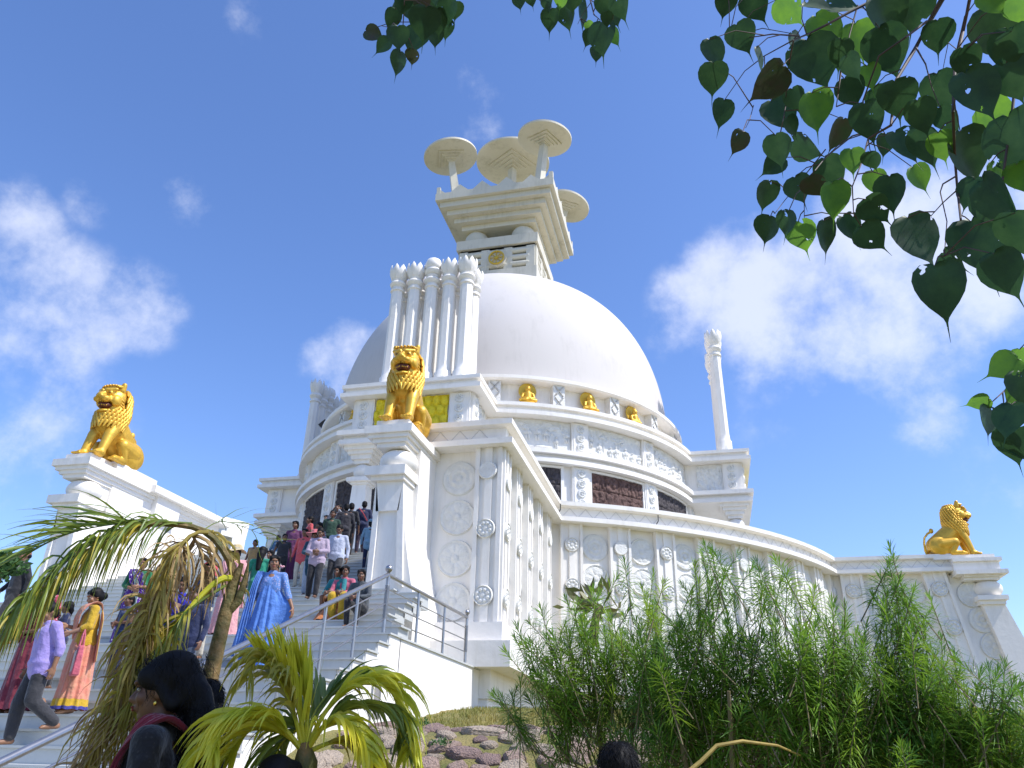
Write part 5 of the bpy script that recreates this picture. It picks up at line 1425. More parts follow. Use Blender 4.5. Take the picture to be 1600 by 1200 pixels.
def bag(M, S='R', size=(.16, .06, .2), strapz=.25, off=(0, .05, -.1), name='bag', Mp=None):
    """a held bag is a thing of its own, placed below the hand"""
    def f(c):
        w = c['J']['wr'+S]+Vector(off)
        P = c['P']; bpy.context.view_layer.update(); Mw = P.matrix_basis; p = Mw @ w; s = P.scale[0]
        t = thing(name, f.label, 'bag', tuple(p), P.rotation_euler.z, None, True, s)
        b = MB(); x, y, z = size; b.frus(-x*.9, x*.9, -y, y, -2*z, -x, x, -y*.6, y*.6, 0); bm_ = b.mesh('bag_body', 40); bm_.materials.append(M)
        o = bpy.data.objects.new('bag_body', bm_); COL.objects.link(o); o.parent = t; bv = o.modifiers.new('b', 'BEVEL'); bv.width = .015; bv.segments = 2
        b = MB(); 
        for yy in (-y*.5, y*.5): b.tube([(-x*.5, yy, -.02), (-x*.3, yy*.5, strapz*.7), (0, 0, strapz), (x*.3, yy*.5, strapz*.7), (x*.5, yy, -.02)], .009, 6)
        o = bpy.data.objects.new('handle', b.mesh('handle')); o.data.materials.append(Mp or M); COL.objects.link(o); o.parent = t
        if Mp:
            b = MB(); b.box(-x*.72, x*.72, y*.86, y*1.02, -2*z+.05, -.06); o = bpy.data.objects.new('front_panel', b.mesh('front_panel')); o.data.materials.append(f.panel); COL.objects.link(o); o.parent = t
    return f

def tread(y):
    k = math.floor((y-Y0)/RUN+1e-6)
    if y > 21.15: return FL
    return Z0+RISE*k
def spot(px, py, h, dmax=40):
    """where someone of height h stands on the steps with the head top seen at (px, py)"""
    d = 5.0; best = None
    while d < dmax:
        p = at(px, py, d); z = Z0+(p.y-Y0-.22)/RUN*RISE+.09
        z = min(z, FL)
        e = abs(p.z-h-z)
        if best is None or e < best[0]: best = (e, d)
        d += .02
    p = at(px, py, best[1]); k = round((p.y-.24-Y0)/RUN); y = Y0+RUN*k+.24
    if p.y > 21.2: y = p.y
    p = at(px, py, best[1]*y/p.y)
    return (p.x, y, tread(y))
def row(px, py, y):
    r = ray(px, py); p = r*(y/r.y); return (p.x, y, tread(y)), p.z-tread(y)
def toward(loc, tx, ty): return math.atan2(ty-loc[1], tx-loc[0])-pi/2
BLK = cloth('cloth_black', (.018, .018, .022)); GREYT = cloth('trouser_grey', (.035, .035, .04)); NAVY = cloth('cloth_navy', (.014, .022, .07)); WHC = cloth('cloth_white', (.60, .63, .68)); CREAM = cloth('cloth_cream', (.55, .5, .4))
LIL = cloth('cloth_lilac', (.34, .27, .60)); PNKL = cloth('cloth_pinkish', (.42, .33, .42)); TEAL = cloth('cloth_teal', (.02, .20, .22)); GRN = cloth('cloth_green', (.015, .16, .06)); GRN2 = cloth('cloth_emerald', (.02, .26, .16))
PUR = cloth('cloth_purple', (.09, .02, .26), pattern=('dots', (.5, .45, .55), 14)); PEACH = cloth('cloth_peach', (.62, .20, .14), (.54, .27, .16), 9); MUS = cloth('cloth_mustard', (.55, .34, .02)); BLUB = cloth('cloth_blue_border', (.05, .05, .26))
PNK = cloth('cloth_pink', (.58, .25, .27), (.62, .36, .36), 40); CORAL = cloth('cloth_coral', (.60, .09, .10)); MAR = cloth('cloth_maroon', (.16, .02, .04)); BLUE = cloth('cloth_sky_blue', (.095, .225, .60)); BLUED = cloth('cloth_blue_yoke', (.12, .24, .55), pattern=('dots', (.45, .38, .5), 34))
ROYAL = cloth('cloth_royal_blue', (.02, .02, .36), pattern=('dots', (.45, .48, .42), 9)); SILV = cloth('cloth_silver', (.30, .36, .34), (.12, .2, .2), 22); DTEAL = cloth('cloth_dark_teal', (.012, .06, .10)); YELC = cloth('cloth_yellow', (.62, .42, .03)); CHK = cloth('cloth_checked', (.05, .05, .075), pattern=('check', (.32, .33, .36), 26))
DOTR = cloth('cloth_red_dotted', (.50, .06, .10), pattern=('dots', (.7, .55, .55), 26)); STRAW = cloth('straw', (.60, .47, .25)); PKHAT = cloth('hat_pink', (.55, .14, .16)); LBL = cloth('cloth_light_blue', (.25, .42, .55)); PBLUE = cloth('cloth_pale_jeans', (.32, .38, .48)); BRN = cloth('cloth_brown', (.12, .07, .04))
G = 'visitors on the marble steps'
def std(label, loc, h, rz=pi, **k):
    k.setdefault('group', G); return person(label, loc, rz, h, **k)

# -- near the left edge
l = (-7.62, 8.02, tread(8.02)); 
std('man in a lilac shirt and dark trousers stepping down barefoot at the lower left', l, 1.58, pi-.55, pose='walk', skin=0, build=1.08, vox=.010,
    over=dict(elR=(.27, -.06, 1.12), wrR=(.27, .06, .88), knL=(-.10, .02, .50), anL=(-.10, -.30, .26), knR=(.11, .10, .46), anR=(.12, .10, .075), turn=.25, tilt=-.42, nec=(0, .03, 1.42), hea=(0, .075, 1.545), che=(0, .03, 1.27)),
    top=shirt(LIL, 'rolled', .80), bottom=trousers(GREYT, 1.0, 1.15))
l = (-7.72, 8.72, tread(8.72))
bgf = bag(cloth('bag_pink', (.55, .12, .16)), 'L', (.15, .05, .19), .22, (-.12, -.16, -.18), 'shopping_bag', cloth('bag_pink', (.55, .12, .16))); bgf.label = 'cream and pink shopping bag carried by the woman in the peach sari'; bgf.panel = CREAM
ph_l = l
std('woman in a peach and mustard sari looking at the phone in her hand', l, 1.53, pi-.75, pose='phone', female=True, build=1.12, skin=2, hair='bun', vox=.010,
    over=dict(turn=.2, tilt=-.4, elL=(-.23, .02, 1.12), wrL=(-.17, .22, 1.03), elR=(.24, .02, 1.13), wrR=(.08, .27, 1.14)),
    top=shirt(MUS, 'rolled', 1.12, 'blouse'), bottom=skirt(PEACH, 1.04, .06, .17, .25, 11, .018, border=[(.04, .13, MUS), (0.0, .04, BLUB)], seed=3),
    extra=[pallu(PEACH, MUS, .7, -1), torso_wrap(MUS), bgf, earrings])
pp = Matrix.Translation(l) @ Matrix.Rotation(pi-.75, 4, 'Z') @ Vector((.02*.9, .36*.9, 1.15*.9))
t = thing('phone', 'dark mobile phone held up by the woman in the peach sari', 'phone', tuple(pp), pi-.75, None, True); b = MB(); b.box(-.036, .036, -.005, .005, -.05, .09); o = b.build('phone_body', EYED, None, 0); o.parent = t; o.rotation_euler = (-.5, 0, 0)
b = MB(); b.box(-.03, .03, -.0065, -.0055, -.04, .08); o = b.build('screen', mat('screen_glass', (.05, .07, .12), .08), None, 0); o.parent = t; o.rotation_euler = (-.5, 0, 0)
l = (-8.55, 8.75, tread(8.75))
std('woman in a dark maroon and red sari, standing at the very left edge', l, 1.5, pi-.4, pose='fold', female=True, hair='bun', top=shirt(MAR, 'cap', 1.1, 'blouse'), bottom=skirt(MAR, 1.04, .05, .17, .27, 11, .02, seed=4), extra=[pallu(cloth('cloth_crimson', (.32, .03, .07)), None, .7, -1)], skin=1)
l = spot(90, 893, 1.55)
std('woman in a red and white dotted top behind the peach sari', l, 1.55, pi-.2, pose='stand', female=True, hair='tied', top=shirt(DOTR, 'long', .6, 'kurta'), bottom=trousers(MAR, .95), skin=0)
l = spot(112, 930, 1.22)
std('child with black hair beside the peach sari, only the head and shoulders showing', l, 1.22, pi-.9, pose='stand', hair='side', top=shirt(NAVY, 'cap', .75), bottom=trousers(BLK), skin=1)
l = at(46, 850, 17); l = (l.x, l.y, tread(l.y))
std('balding man with glasses in dark clothes at the far left', l, 1.74, pi-.5, pose='walk', skin=0, hair='bald', top=shirt(BLK, 'long', .8), bottom=trousers(GREYT), extra=[glasses])
l = (-9.72, 11.9, tread(11.9))
std('woman in a purple dotted sari with green blouse, facing the viewer', l, 1.5, toward(l, -3, 0), pose='fold', female=True, build=1.1, hair='bun', skin=0, vox=.011, over=dict(tilt=-.05),
    top=shirt(GRN, 'rolled', 1.14, 'blouse'), bottom=skirt(PUR, 1.04, .04, .17, .26, 11, .02, seed=7), extra=[pallu(PUR, SILV, .7, 1), torso_wrap(PUR), strip(lambda J: [J['che']+Vector((.12, .14, .1)), J['che']+Vector((.02, .19, -.08)), J['pel']+Vector((-.02, .19, .05)), J['pel']+Vector((-.02, .24, -.35))], lambda J: [(.03, 0, .02), (.05, 0, .03), (.05, 0, 0), (.06, 0, 0)], SILV, 'drape_border'), earrings])
l = spot(207, 922, 1.2)
std('child in dark blue standing below the purple sari, behind the dry frond', l, 1.2, pi-.3, pose='fold', hair='short', top=shirt(cloth('cloth_dark_blue', (.02, .04, .12)), 'cap', .72), bottom=trousers(NAVY), skin=1)
l = (-7.30, 9.86, tread(9.86))
std('woman in a royal blue dotted sari seen through the palm fronds', l, 1.55, pi+.45, pose='phone', female=True, hair='tied', skin=1, top=shirt(ROYAL, 'cap', 1.12, 'blouse'), bottom=skirt(ROYAL, 1.04, .04, .16, .29, 10, .024, border=[(0, .09, SILV)], seed=9), extra=[pallu(ROYAL, SILV, .8, 1)])
l = spot(332, 872, 1.5)
std('woman with a red head scarf behind the palm trunk', l, 1.5, pi+.2, pose='fold', female=True, hair='tied', skin=0, top=shirt(cloth('cloth_slate', (.04, .06, .12)), 'long', .6), bottom=trousers(CREAM), extra=[strip(lambda J: [J['hea']+Vector((-.1, -.02, -.1)), J['hea']+Vector((-.09, .0, .06)), J['hea']+Vector((0, .0, .125)), J['hea']+Vector((.09, .0, .06)), J['hea']+Vector((.1, -.02, -.1))], lambda J: [(0, .09, 0)]*5, CORAL, 'scarf')])
l = spot(312, 905, 1.45)
std('man in a dark shirt and grey trousers among the palm fronds', l, 1.45, pi, pose='stand', skin=1, top=shirt(NAVY, 'long', .8), bottom=trousers(cloth('cloth_grey_blue', (.06, .08, .13))))
l = spot(372, 850, 1.55)
std('woman in a pink sari and straw hat with folded arms', l, 1.55, pi+.5, pose='fold', female=True, build=1.14, hair='bun', skin=2, vox=.012, top=shirt(PNK, 'rolled', 1.1, 'blouse'), bottom=skirt(PNK, 1.04, .04, .17, .25, 12, .018, seed=11), extra=[pallu(PNK, None, .8, -1), pallu(PNK, None, .6, 1), torso_wrap(PNK, 1.06), hat(STRAW, .19, .11, CREAM)])
# -- the blue gown
l = (-6.33, 10.62, tread(10.62))
rzb = toward(l, -4.4, 0)
std('young woman in a long sky blue gown holding its hem out to the right', l, 1.66, rzb, pose='stand', female=True, hair='side', skin=0, vox=.009, over=dict(turn=.35, tilt=-.02, elL=(-.29, .04, 1.10), wrL=(-.42, .10, .86), elR=(.24, -.03, 1.10), wrR=(.24, .04, .86), dL=(-.15, .2, -1)),
    top=shirt(BLUED, 'rolled', 1.12, 'bodice'), bottom=skirt(BLUE, 1.20, .03, .13, .31, 12, .028, 'gown_skirt', pull=((-.44, .10, .84), .20, 5, pi), seed=13, depth=.9),
    extra=[strip(lambda J: [J['shR']+Vector((.0, .06, .06)), J['shR']+Vector((.03, .14, -.15)), J['shR']+Vector((.07, .15, -.5)), J['shR']+Vector((.12, .12, -.95)), J['shR']+Vector((.16, .05, -1.2))], lambda J: [(.05, 0, 0), (.05, 0, 0), (.06, .02, 0), (.08, .03, 0), (.10, .05, 0)], BLUE, 'dupatta', folds=4, amp=.014), earrings])
fl_ = thing('hair_flower', 'pink flower in the hair of the woman in the blue gown', 'flower', tuple(Matrix.Translation(l) @ Matrix.Rotation(rzb, 4, 'Z') @ Vector((-.12, -.01, 1.52*.98))), 0, None, True)
b = MB()
for i in range(6): b.ell((.022*math.cos(i), .022*math.sin(i*1.05), .01*math.sin(i*2)), (.02, .02, .012), n=8, m=6)
o = b.build('petals', cloth('flower_pink', (.7, .35, .4)), None, 60); o.parent = fl_
# -- row of heads behind her
for px, py, h, lb, kw in (
   (401, 838, 1.2, 'small child in a yellow and striped top, left of the green top', dict(hair='short', top=shirt(cloth('cloth_yellow_striped', (.5, .32, .04), pattern=('wave', (.05, .04, .12), 14, 'Z')), 'cap', .75), bottom=trousers(BLK))),
   (413, 846, 1.5, 'woman in an emerald green top directly behind the blue gown', dict(female=True, hair='long', top=shirt(GRN2, 'long', .7), bottom=trousers(BLK), rz=.2)),
   (436, 836, 1.5, 'man in a dark blue shirt seen from behind, climbing, above the blue gown', dict(hair='short', top=shirt(cloth('cloth_petrol', (.02, .09, .20)), 'long', .8), bottom=trousers(BLK), rz=.1)),
   (449, 862, 1.5, 'person in a bright white shirt just right of the blue gown', dict(hair='short', top=shirt(WHC, 'long', .8), bottom=trousers(BLK), rz=.6)),
   (478, 826, 16.2, 'woman in a coral top behind the lilac-shirted man', dict(female=True, hair='long', top=shirt(CORAL, 'long', .75), bottom=trousers(CREAM), rz=pi))):
    l, h = row(px, py, h) if h > 5 else (spot(px, py, h), h)
    rz = kw.pop('rz', pi); std(lb, l, h, rz, skin=1, **kw)
l = (-8.24, 15.32, tread(15.32))
std('woman in a wide pink sun hat and dark teal kurta', l, 1.42, pi+.35, pose='fold', female=True, hair='long', skin=1, build=1.05, top=shirt(DTEAL, 'rolled', .50, 'kurta'), bottom=trousers(PBLUE, .95, 1.2), extra=[hat(PKHAT, .25, .10), (lambda f: (setattr(f, 'label', 'brown cloth bag carried by the woman in the pink sun hat'), f)[1])(bag(BRN, 'L', (.11, .04, .14), .2, (0, .02, -.16), 'shoulder_bag'))])
l = (-7.80, 14.72, tread(14.72))
std('man in a pale lilac shirt and black trousers looking down at his hands', l, 1.5, pi+.25, pose='fold', skin=1, build=1.05, vox=.012, over=dict(tilt=-.4, knL=(-.1, .1, .5), anL=(-.1, .14, .08)), top=shirt(PNKL, 'long', .82), bottom=trousers(BLK, 1, 1.1))
l = (-7.58, 15.15, tread(15.15))
std('man in a white shirt and dark grey trousers descending, head bowed', l, 1.5, pi+.2, pose='walk', skin=1, vox=.012, over=dict(tilt=-.5), top=shirt(cloth('cloth_shirt_white', (.46, .49, .60)), 'long', .84), bottom=trousers(GREYT, 1, 1.1))
# -- more of the crowd coming down
for px, py, h, lb, kw in (
   (463, 814, 17.2, 'woman in a plum sari just above the pink sun hat', dict(female=True, hair='bun', top=shirt(cloth('cloth_plum', (.12, .03, .10)), 'rolled', .9), bottom=skirt(cloth('cloth_plum', (.12, .03, .10)), 1.0, .05, .16, .24, 10, .015, seed=31), rz=pi+.2)),
   (500, 816, 16.8, 'man in a grey striped shirt behind the lilac-shirted man on the steps', dict(hair='short', top=shirt(cloth('cloth_grey_striped', (.16, .17, .2), pattern=('wave', (.3, .3, .33), 16, 'X')), 'long', .82), bottom=trousers(BLK), rz=pi-.3)),
   (521, 797, 18.3, 'man in a dark green shirt below the visitor in checks', dict(hair='short', top=shirt(cloth('cloth_bottle', (.02, .06, .04)), 'rolled', .82), bottom=trousers(GREYT), rz=pi+.4)),
   (542, 787, 19.6, 'man in a black jacket between the checked shirt and the navy clothes', dict(hair='short', top=shirt(cloth('cloth_jacket', (.02, .02, .03)), 'long', .78), bottom=trousers(BLK), rz=.6)),
   (425, 852, 1.3, 'girl in a turquoise frock between the green top and the dark blue shirt', dict(female=True, hair='side', top=shirt(TEAL, 'cap', .7), bottom=trousers(NAVY), rz=pi)),
   (352, 862, 1.5, 'woman in a deep red sari just left of the straw hat', dict(female=True, hair='bun', top=shirt(MAR, 'rolled', .95), bottom=skirt(cloth('cloth_red', (.35, .03, .04)), 1.0, .05, .16, .24, 10, .015, seed=32), rz=pi-.3)),
   (446, 834, 16.6, 'boy in a dark grey shirt beside the pink sun hat', dict(hair='short', top=shirt(GREYT, 'cap', .8), bottom=trousers(BLK), rz=pi+.6))):
    l, h = row(px, py, h) if h > 5 else (spot(px, py, h), h)
    rz = kw.pop('rz', pi); std(lb, l, h, rz, skin=1, **kw)
# -- seated group by the pier
for px, py, lb, kw in (
   (531, 872, 'seated woman in a teal blouse with folded arms, left of the seated three', dict(female=True, hair='bun', top=shirt(TEAL, 'rolled', .95), bottom=skirt(cloth('cloth_orange', (.55, .18, .05)), 1.0, .05, .17, .22, 9, .012, seed=21), dy=.25)),
   (548, 870, 'seated woman in a pink shawl and mustard sari, middle of the seated three', dict(female=True, hair='bun', top=shirt(cloth('cloth_rose', (.50, .12, .18)), 'long', .95), bottom=trousers(MUS, 1, 1.6))),
   (571, 874, 'seated person in grey with long dark hair beside the white pier', dict(female=True, hair='long', top=shirt(cloth('cloth_charcoal', (.07, .08, .09)), 'long', .9), bottom=trousers(BLK)))):
    kw.pop('dy', 0)
    hh = 1.20*1.5/1.69
    s_ = spot(px, py, hh); k = round((s_[1]-.2-Y0)/RUN); y = Y0+RUN*k+.30; p_ = at(px, py, math.hypot(s_[0], s_[1])*(y+.3)/s_[1])
    std(lb, (p_.x, y, tread(y)), 1.5, pi+random.uniform(-.2, .3), pose='sit', skin=1, over=dict(turn=.3), **kw)
# -- upper group
for px, py, h, lb, kw in (
   (487, 800, 1.55, 'youth in a coral waistcoat over white, on the upper steps', dict(hair='short', top=shirt(CORAL, 'cap', .8), bottom=trousers(NAVY), rz=pi-.9)),
   (511, 805, 1.55, 'person in a white shawl beside the checked shirt on the upper steps', dict(female=True, hair='long', top=shirt(WHC, 'long', .7), bottom=trousers(PBLUE), rz=pi)),
   (531, 783, 1.66, 'man in a checked shirt with both hands raised to his face', dict(pose='hold_face', build=1.1, hair='short', top=shirt(CHK, 'long', .8), bottom=trousers(cloth('jeans', (.05, .07, .12))), rz=pi)),
   (551, 781, 1.64, 'man in a black shirt behind the navy-clad visitor at the top of the steps', dict(hair='short', top=shirt(BLK, 'rolled', .8), bottom=trousers(BLK), rz=.2)),
   (571, 778, 1.64, 'man in navy with an orange strap, back turned, at the top of the steps', dict(hair='short', build=1.06, top=shirt(NAVY, 'rolled', .8), bottom=trousers(cloth('cloth_dark_plum', (.03, .02, .045))), rz=.35, extra=[strip(lambda J: [J['shL']+Vector((.05, .09, .04)), J['shL']+Vector((.04, -.09, .05)), J['che']+Vector((.0, -.155, -.02)), J['pel']+Vector((.14, -.13, .10))], lambda J: [(.02, 0, 0)]*4, CORAL, 'strap')])),
   (581, 808, 1.3, 'child in light blue with a pale cap, nearest the pier on the top steps', dict(hair='short', top=shirt(LBL, 'long', .75), bottom=trousers(NAVY), rz=.3, extra=[hat(LBL, .11, .08)]))):
    l, h = row(px, py, h) if h > 5 else (spot(px, py, h), h)
    rz = kw.pop('rz', pi); std(lb, l, h, rz, skin=1, **kw)

# -- onlookers below the camera's eye line, close by
GF = 'onlookers near the camera'
p = at(262, 1030, 3.25)
def fg(label, px, py, d, h, rz, **k):
    p = at(px, py, d); return person(label, (p.x, p.y, p.z-h), rz, h, group=GF, **k)
LACE = cloth('lace_black', (.012, .011, .012), pattern=('dots', (.022, .02, .02), 60)); SCARF = cloth('scarf_maroon', (.20, .016, .03))
def big_hair(c):
    k = MB(); H = c['H']
    k2 = MB(); k2.ell((0, -.035, .055), (.100, .118, .098), n=24, m=16); k2.ell((0, -.10, .0), (.085, .08, .10), n=20, m=12); k2.ell((-.01, -.05, .10), (.085, .09, .06), n=16, m=10)
    r = random.Random(2)
    k2.cap((0, -.15, -.02), (.0, -.18, -.20), .055, .075, 14); k2.cap((0, -.18, -.20), (.0, -.15, -.48), .075, .035, 14)
    for s in (-1, 1): k2.ell((s*.066, .03, .05), (.03, .06, .05)); k2.cap((s*.078, .0, .02), (s*.074, -.06, -.06), .022, .03, 8)
    k.add(k2.v, k2.f, H); mesh_child(k, 'hair', HAIR, c['P'], .012, 2)
    s = MB()
    for i in range(1500):    # loose strands
        a = r.uniform(0, 6.28); z = r.uniform(-.5, .08); rr_ = .08+r.uniform(-.01, .015) if z < -.1 else .085
        p0 = Vector((rr_*math.cos(a)*.95, -.17+rr_*math.sin(a), z)) if z < -.05 else Vector((.1*math.cos(a), -.04+.12*math.sin(a), .055+.10*r.uniform(-.4, .9)))
        q0 = p0+Vector((r.gauss(0, .02), r.gauss(0, .02)-.01, r.gauss(-.03, .02))); q1 = q0+Vector((r.gauss(0, .02), r.gauss(0, .02), r.gauss(-.04, .02)))
        s.tube([H @ p0, H @ q0, H @ q1], [.0011, .001, .0006], 3, False)
    mesh_child(s, 'loose_strands', HAIR, c['P'])
    b = MB(); T = H @ Vector((0, -.155, -.015)); b.ell(T, (.05, .035, .035)); mesh_child(b, 'hair_band', TEAL, c['P'])
def crop_strands(c):
    s = MB(); r = random.Random(5); H = c['H']
    for i in range(1100):
        a = r.uniform(0, 6.28); e = math.acos(r.uniform(-.1, 1)); n = Vector((math.sin(e)*math.cos(a), math.sin(e)*math.sin(a), math.cos(e)))
        p0 = Vector((n.x*.088, n.y*.101-.022, n.z*.095+.040)); t = Vector((-n.z*math.cos(a), -n.z*math.sin(a), math.sin(e)))*-1+Vector((r.gauss(0, .5), r.gauss(0, .5), r.gauss(0, .3)))
        p1 = p0+t.normalized()*.012+n*.003; p2 = p1+t.normalized()*.012-n*.001+Vector((0, 0, -.003)); s.tube([H @ p0, H @ p1, H @ p2], [.001, .0009, .0004], 3, False)
    mesh_child(s, 'loose_strands', HAIR, c['P'])
fg('woman with a big black ponytail, black lace top and maroon scarf near the camera', 268, 1030, 3.65, 1.66, math.atan2(-.42, -.9)-pi/2, pose='stand', female=True, build=1.08, skin=1, hair=None, vox=.008, over=dict(tilt=-.08),
   top=shirt(LACE, 'long', .55, 'lace_top'), bottom=trousers(BLK, 1, 1.2), extra=[big_hair, earrings,
   strip(lambda J: [J['shL']+Vector((-.03, .10, -.35)), J['shL']+Vector((.03, .09, -.05)), J['shL']+Vector((.06, .0, .085)), J['nec']+Vector((0, -.10, .0)), J['shR']+Vector((-.05, -.06, .075)), J['shR']+Vector((-.03, -.15, -.15)), J['shR']+Vector((-.04, -.17, -.6))], lambda J: [(.04, 0, 0), (.04, .0, .01), (.02, .05, 0), (0, .05, .04), (.03, .05, .02), (.055, 0, 0), (.06, 0, 0)], SCARF, 'scarf', folds=4, amp=.01)])
fg('boy with short black hair in a dark shirt, right behind the ponytailed woman', 322, 1064, 3.95, 1.5, toward(p, 2, 12), pose='stand', skin=0, vox=.009, over=dict(turn=.9), hair='short', top=shirt(cloth('cloth_black_striped', (.015, .015, .018), pattern=('wave', (.07, .07, .075), 6, 'Z', .8)), 'cap', .75), bottom=trousers(BLK), extra=[crop_strands])
fg('person whose black hair just rises over the bottom edge below the yellow palm', 437, 1181, 3.3, 1.46, 0, pose='stand', skin=1, female=True, hair='bun', vox=.011, top=shirt(BLK, 'cap', .8), bottom=trousers(BLK))
fg('person with round black hair in front of the stone bank, right of centre', 965, 1162, 3.6, 1.56, 0, pose='stand', skin=1, hair='short', vox=.011, top=shirt(GREYT, 'cap', .8), bottom=trousers(BLK), extra=[crop_strands])
# ================================================================ peepal tree hanging over the view
def leafmat(name, c, c2, tr):
    M = mat(name, c, .5, col2=c2, vscale=14, transl=tr, spec=.3)
    t = M.node_tree; n = t.nodes; l = t.links; outn = n['Material Output']; src = outn.inputs['Surface'].links[0].from_socket
    g = n.new('ShaderNodeTexCoord'); z = n.new('ShaderNodeTexNoise'); z.inputs['Scale'].default_value = 26; z.inputs['Detail'].default_value = 4; l.new(g.outputs['Object'], z.inputs[0])
    r = n.new('ShaderNodeMath'); r.operation = 'GREATER_THAN'; r.inputs[1].default_value = .70; l.new(z.outputs[0], r.inputs[0])   # insect holes
    tp = n.new('ShaderNodeBsdfTransparent'); mx = n.new('ShaderNodeMixShader'); l.new(r.outputs[0], mx.inputs[0]); l.new(src, mx.inputs[1]); l.new(tp.outputs[0], mx.inputs[2]); l.new(mx.outputs[0], outn.inputs['Surface'])
    return M
PL = {0: leafmat('peepal_leaf', (.032, .085, .030), (.018, .05, .025), .22), 1: leafmat('peepal_leaf_light', (.10, .24, .025), (.06, .16, .03), .42), 2: leafmat('peepal_leaf_withered', (.05, .045, .03), (.03, .06, .025), .12)}
BARK = mat('peepal_bark', (.10, .055, .045), .7, col2=(.05, .035, .03), vscale=20)
OUTL = [(0, .035), (.10, -.02), (.26, -.015), (.41, .09), (.475, .24), (.46, .40), (.385, .56), (.265, .70), (.13, .82), (.05, .90), (.02, .97), (.011, 1.1), (.003, 1.27)]
def leaf_mesh(L, tip, nrm, fold, bend, r):
    """L length, tip: direction of the tip, nrm: face normal"""
    y = Vector(tip).normalized(); z = Vector(nrm); z = (z-y*z.dot(y)).normalized(); x = y.cross(z)
    wd = r.uniform(.82, 1.05); V = []; F = []
    for w, t in OUTL:
        for q in (-1, -.5, 0, .5, 1):
            zz = abs(q)*w*fold-bend*t*t*.5+.02*math.sin(9*t+q*4)*w*2
            V.append(x*(w*q*L*wd)+y*(t*L if abs(q) > .1 or t > .05 else .05*L)+z*(zz*L))
    for i in range(len(OUTL)-1):
        for q in range(4): a = i*5+q; F.append((a, a+1, a+6, a+5))
    return V, F
peepal = thing('peepal_tree', 'overhanging tree with dark heart-shaped leaves whose branches hang into the top of the view', 'tree', (3.4, -1.4, -1.55))
tb_ = MB(); tb_.tube([(3.4, -1.4, -1.7), (3.3, -1.3, 0), (3.2, -1.2, 2.0), (2.9, -.6, 3.6), (2.3, .5, 4.8), (2.25, 1.9, 5.5)], [.30, .24, .2, .15, .10, .05], 16)
tb_.tube([(3.2, -1.2, 2.0), (2.6, .2, 3.2), (2.1, 1.4, 3.3), tuple(at(1470, -60, 2.1))], [.14, .08, .04, .02], 10)
tb_.tube([(3.2, -1.2, 1.9), (3.0, .8, 2.4), (2.4, 1.9, 1.9), tuple(at(1680, 480, 2.3))], [.12, .06, .03, .012], 10)
tb_.tube([(2.2, .4, 4.6), (.9, 1.5, 3.9), tuple(at(905, -80, 2.2))], [.08, .04, .014], 8)
tb_.tube([(.9, 1.5, 3.9), (.0, 1.7, 3.7), tuple(at(655, -70, 2.2))], [.035, .025, .012], 8)
tb_.build('trunk', BARK, peepal)
Z7 = lambda x, y: (1040+x/2.4, y/2.4)
Z8 = lambda x, y: (540+x/3.478, y/3.478)
D0 = 2.1
def cluster(twigs, leaves, conv, sc, seed, nm='foliage', d0=D0):
    r = random.Random(seed); tw = MB(); pts = []
    for T, r0, r1 in twigs:
        P = []
        for i, (x, y) in enumerate(T):
            px, py = conv(x, y); P.append(at(px, py, d0+.12*math.sin(i*1.7+x*.01)))
        n = len(P); tw.tube(P, [r0+(r1-r0)*i/(n-1) for i in range(n)], 7)
        for a, b_ in zip(P[:-1], P[1:]):
            for k in range(7): pts.append(a.lerp(b_, k/6))
    G = {0: ([], []), 1: ([], []), 2: ([], [])}
    for lf in leaves:
        x, y, L = lf[:3]; ang = lf[3] if len(lf) > 3 and lf[3] is not None else r.uniform(-25, 25); kind = lf[4] if len(lf) > 4 else 0; edge = lf[5] if len(lf) > 5 else r.uniform(-.75, .75)
        px, py = conv(x, y); dd = d0+r.uniform(-.22, .22); c = at(px, py, dd); vd = c.normalized()
        rr_ = vd.cross(Vector((0, 0, 1))).normalized(); uu = rr_.cross(vd).normalized()
        tip = (rr_*math.sin(R_(ang))-uu*math.cos(R_(ang))+vd*r.uniform(-.35, .35)).normalized()
        Lm = L/sc*c.length/F_PX*(.87 if L < 190 else .90)
        nrm = (-vd*math.cos(edge)+tip.cross(vd).normalized()*math.sin(edge)+uu*r.uniform(-.35, .35)).normalized()
        V, F = leaf_mesh(Lm, tip, nrm, r.uniform(.05, .35), r.uniform(-.25, .4), r)
        base = c-tip*Lm*.42; g = G[kind]; o = len(g[0]); g[0].extend([tuple(base+v) for v in V]); g[1].extend([tuple(i+o for i in f) for f in F])
        b0 = base+tip*Lm*.04
        q = min(pts, key=lambda p: (p-b0).length+(.3 if p.z < b0.z-.02 else 0)); ln = (q-b0).length
        tw.tube([q, q.lerp(b0, .5)+Vector((0, 0, .06*ln))-tip*.25*ln*.3, b0], [.0022, .0017, .0014], 5)
    tw.build('twigs', BARK, peepal)
    for k, (V, F) in G.items():
        if V: link(nm, np_mesh(nm, V, F, True), PL[k], peepal)
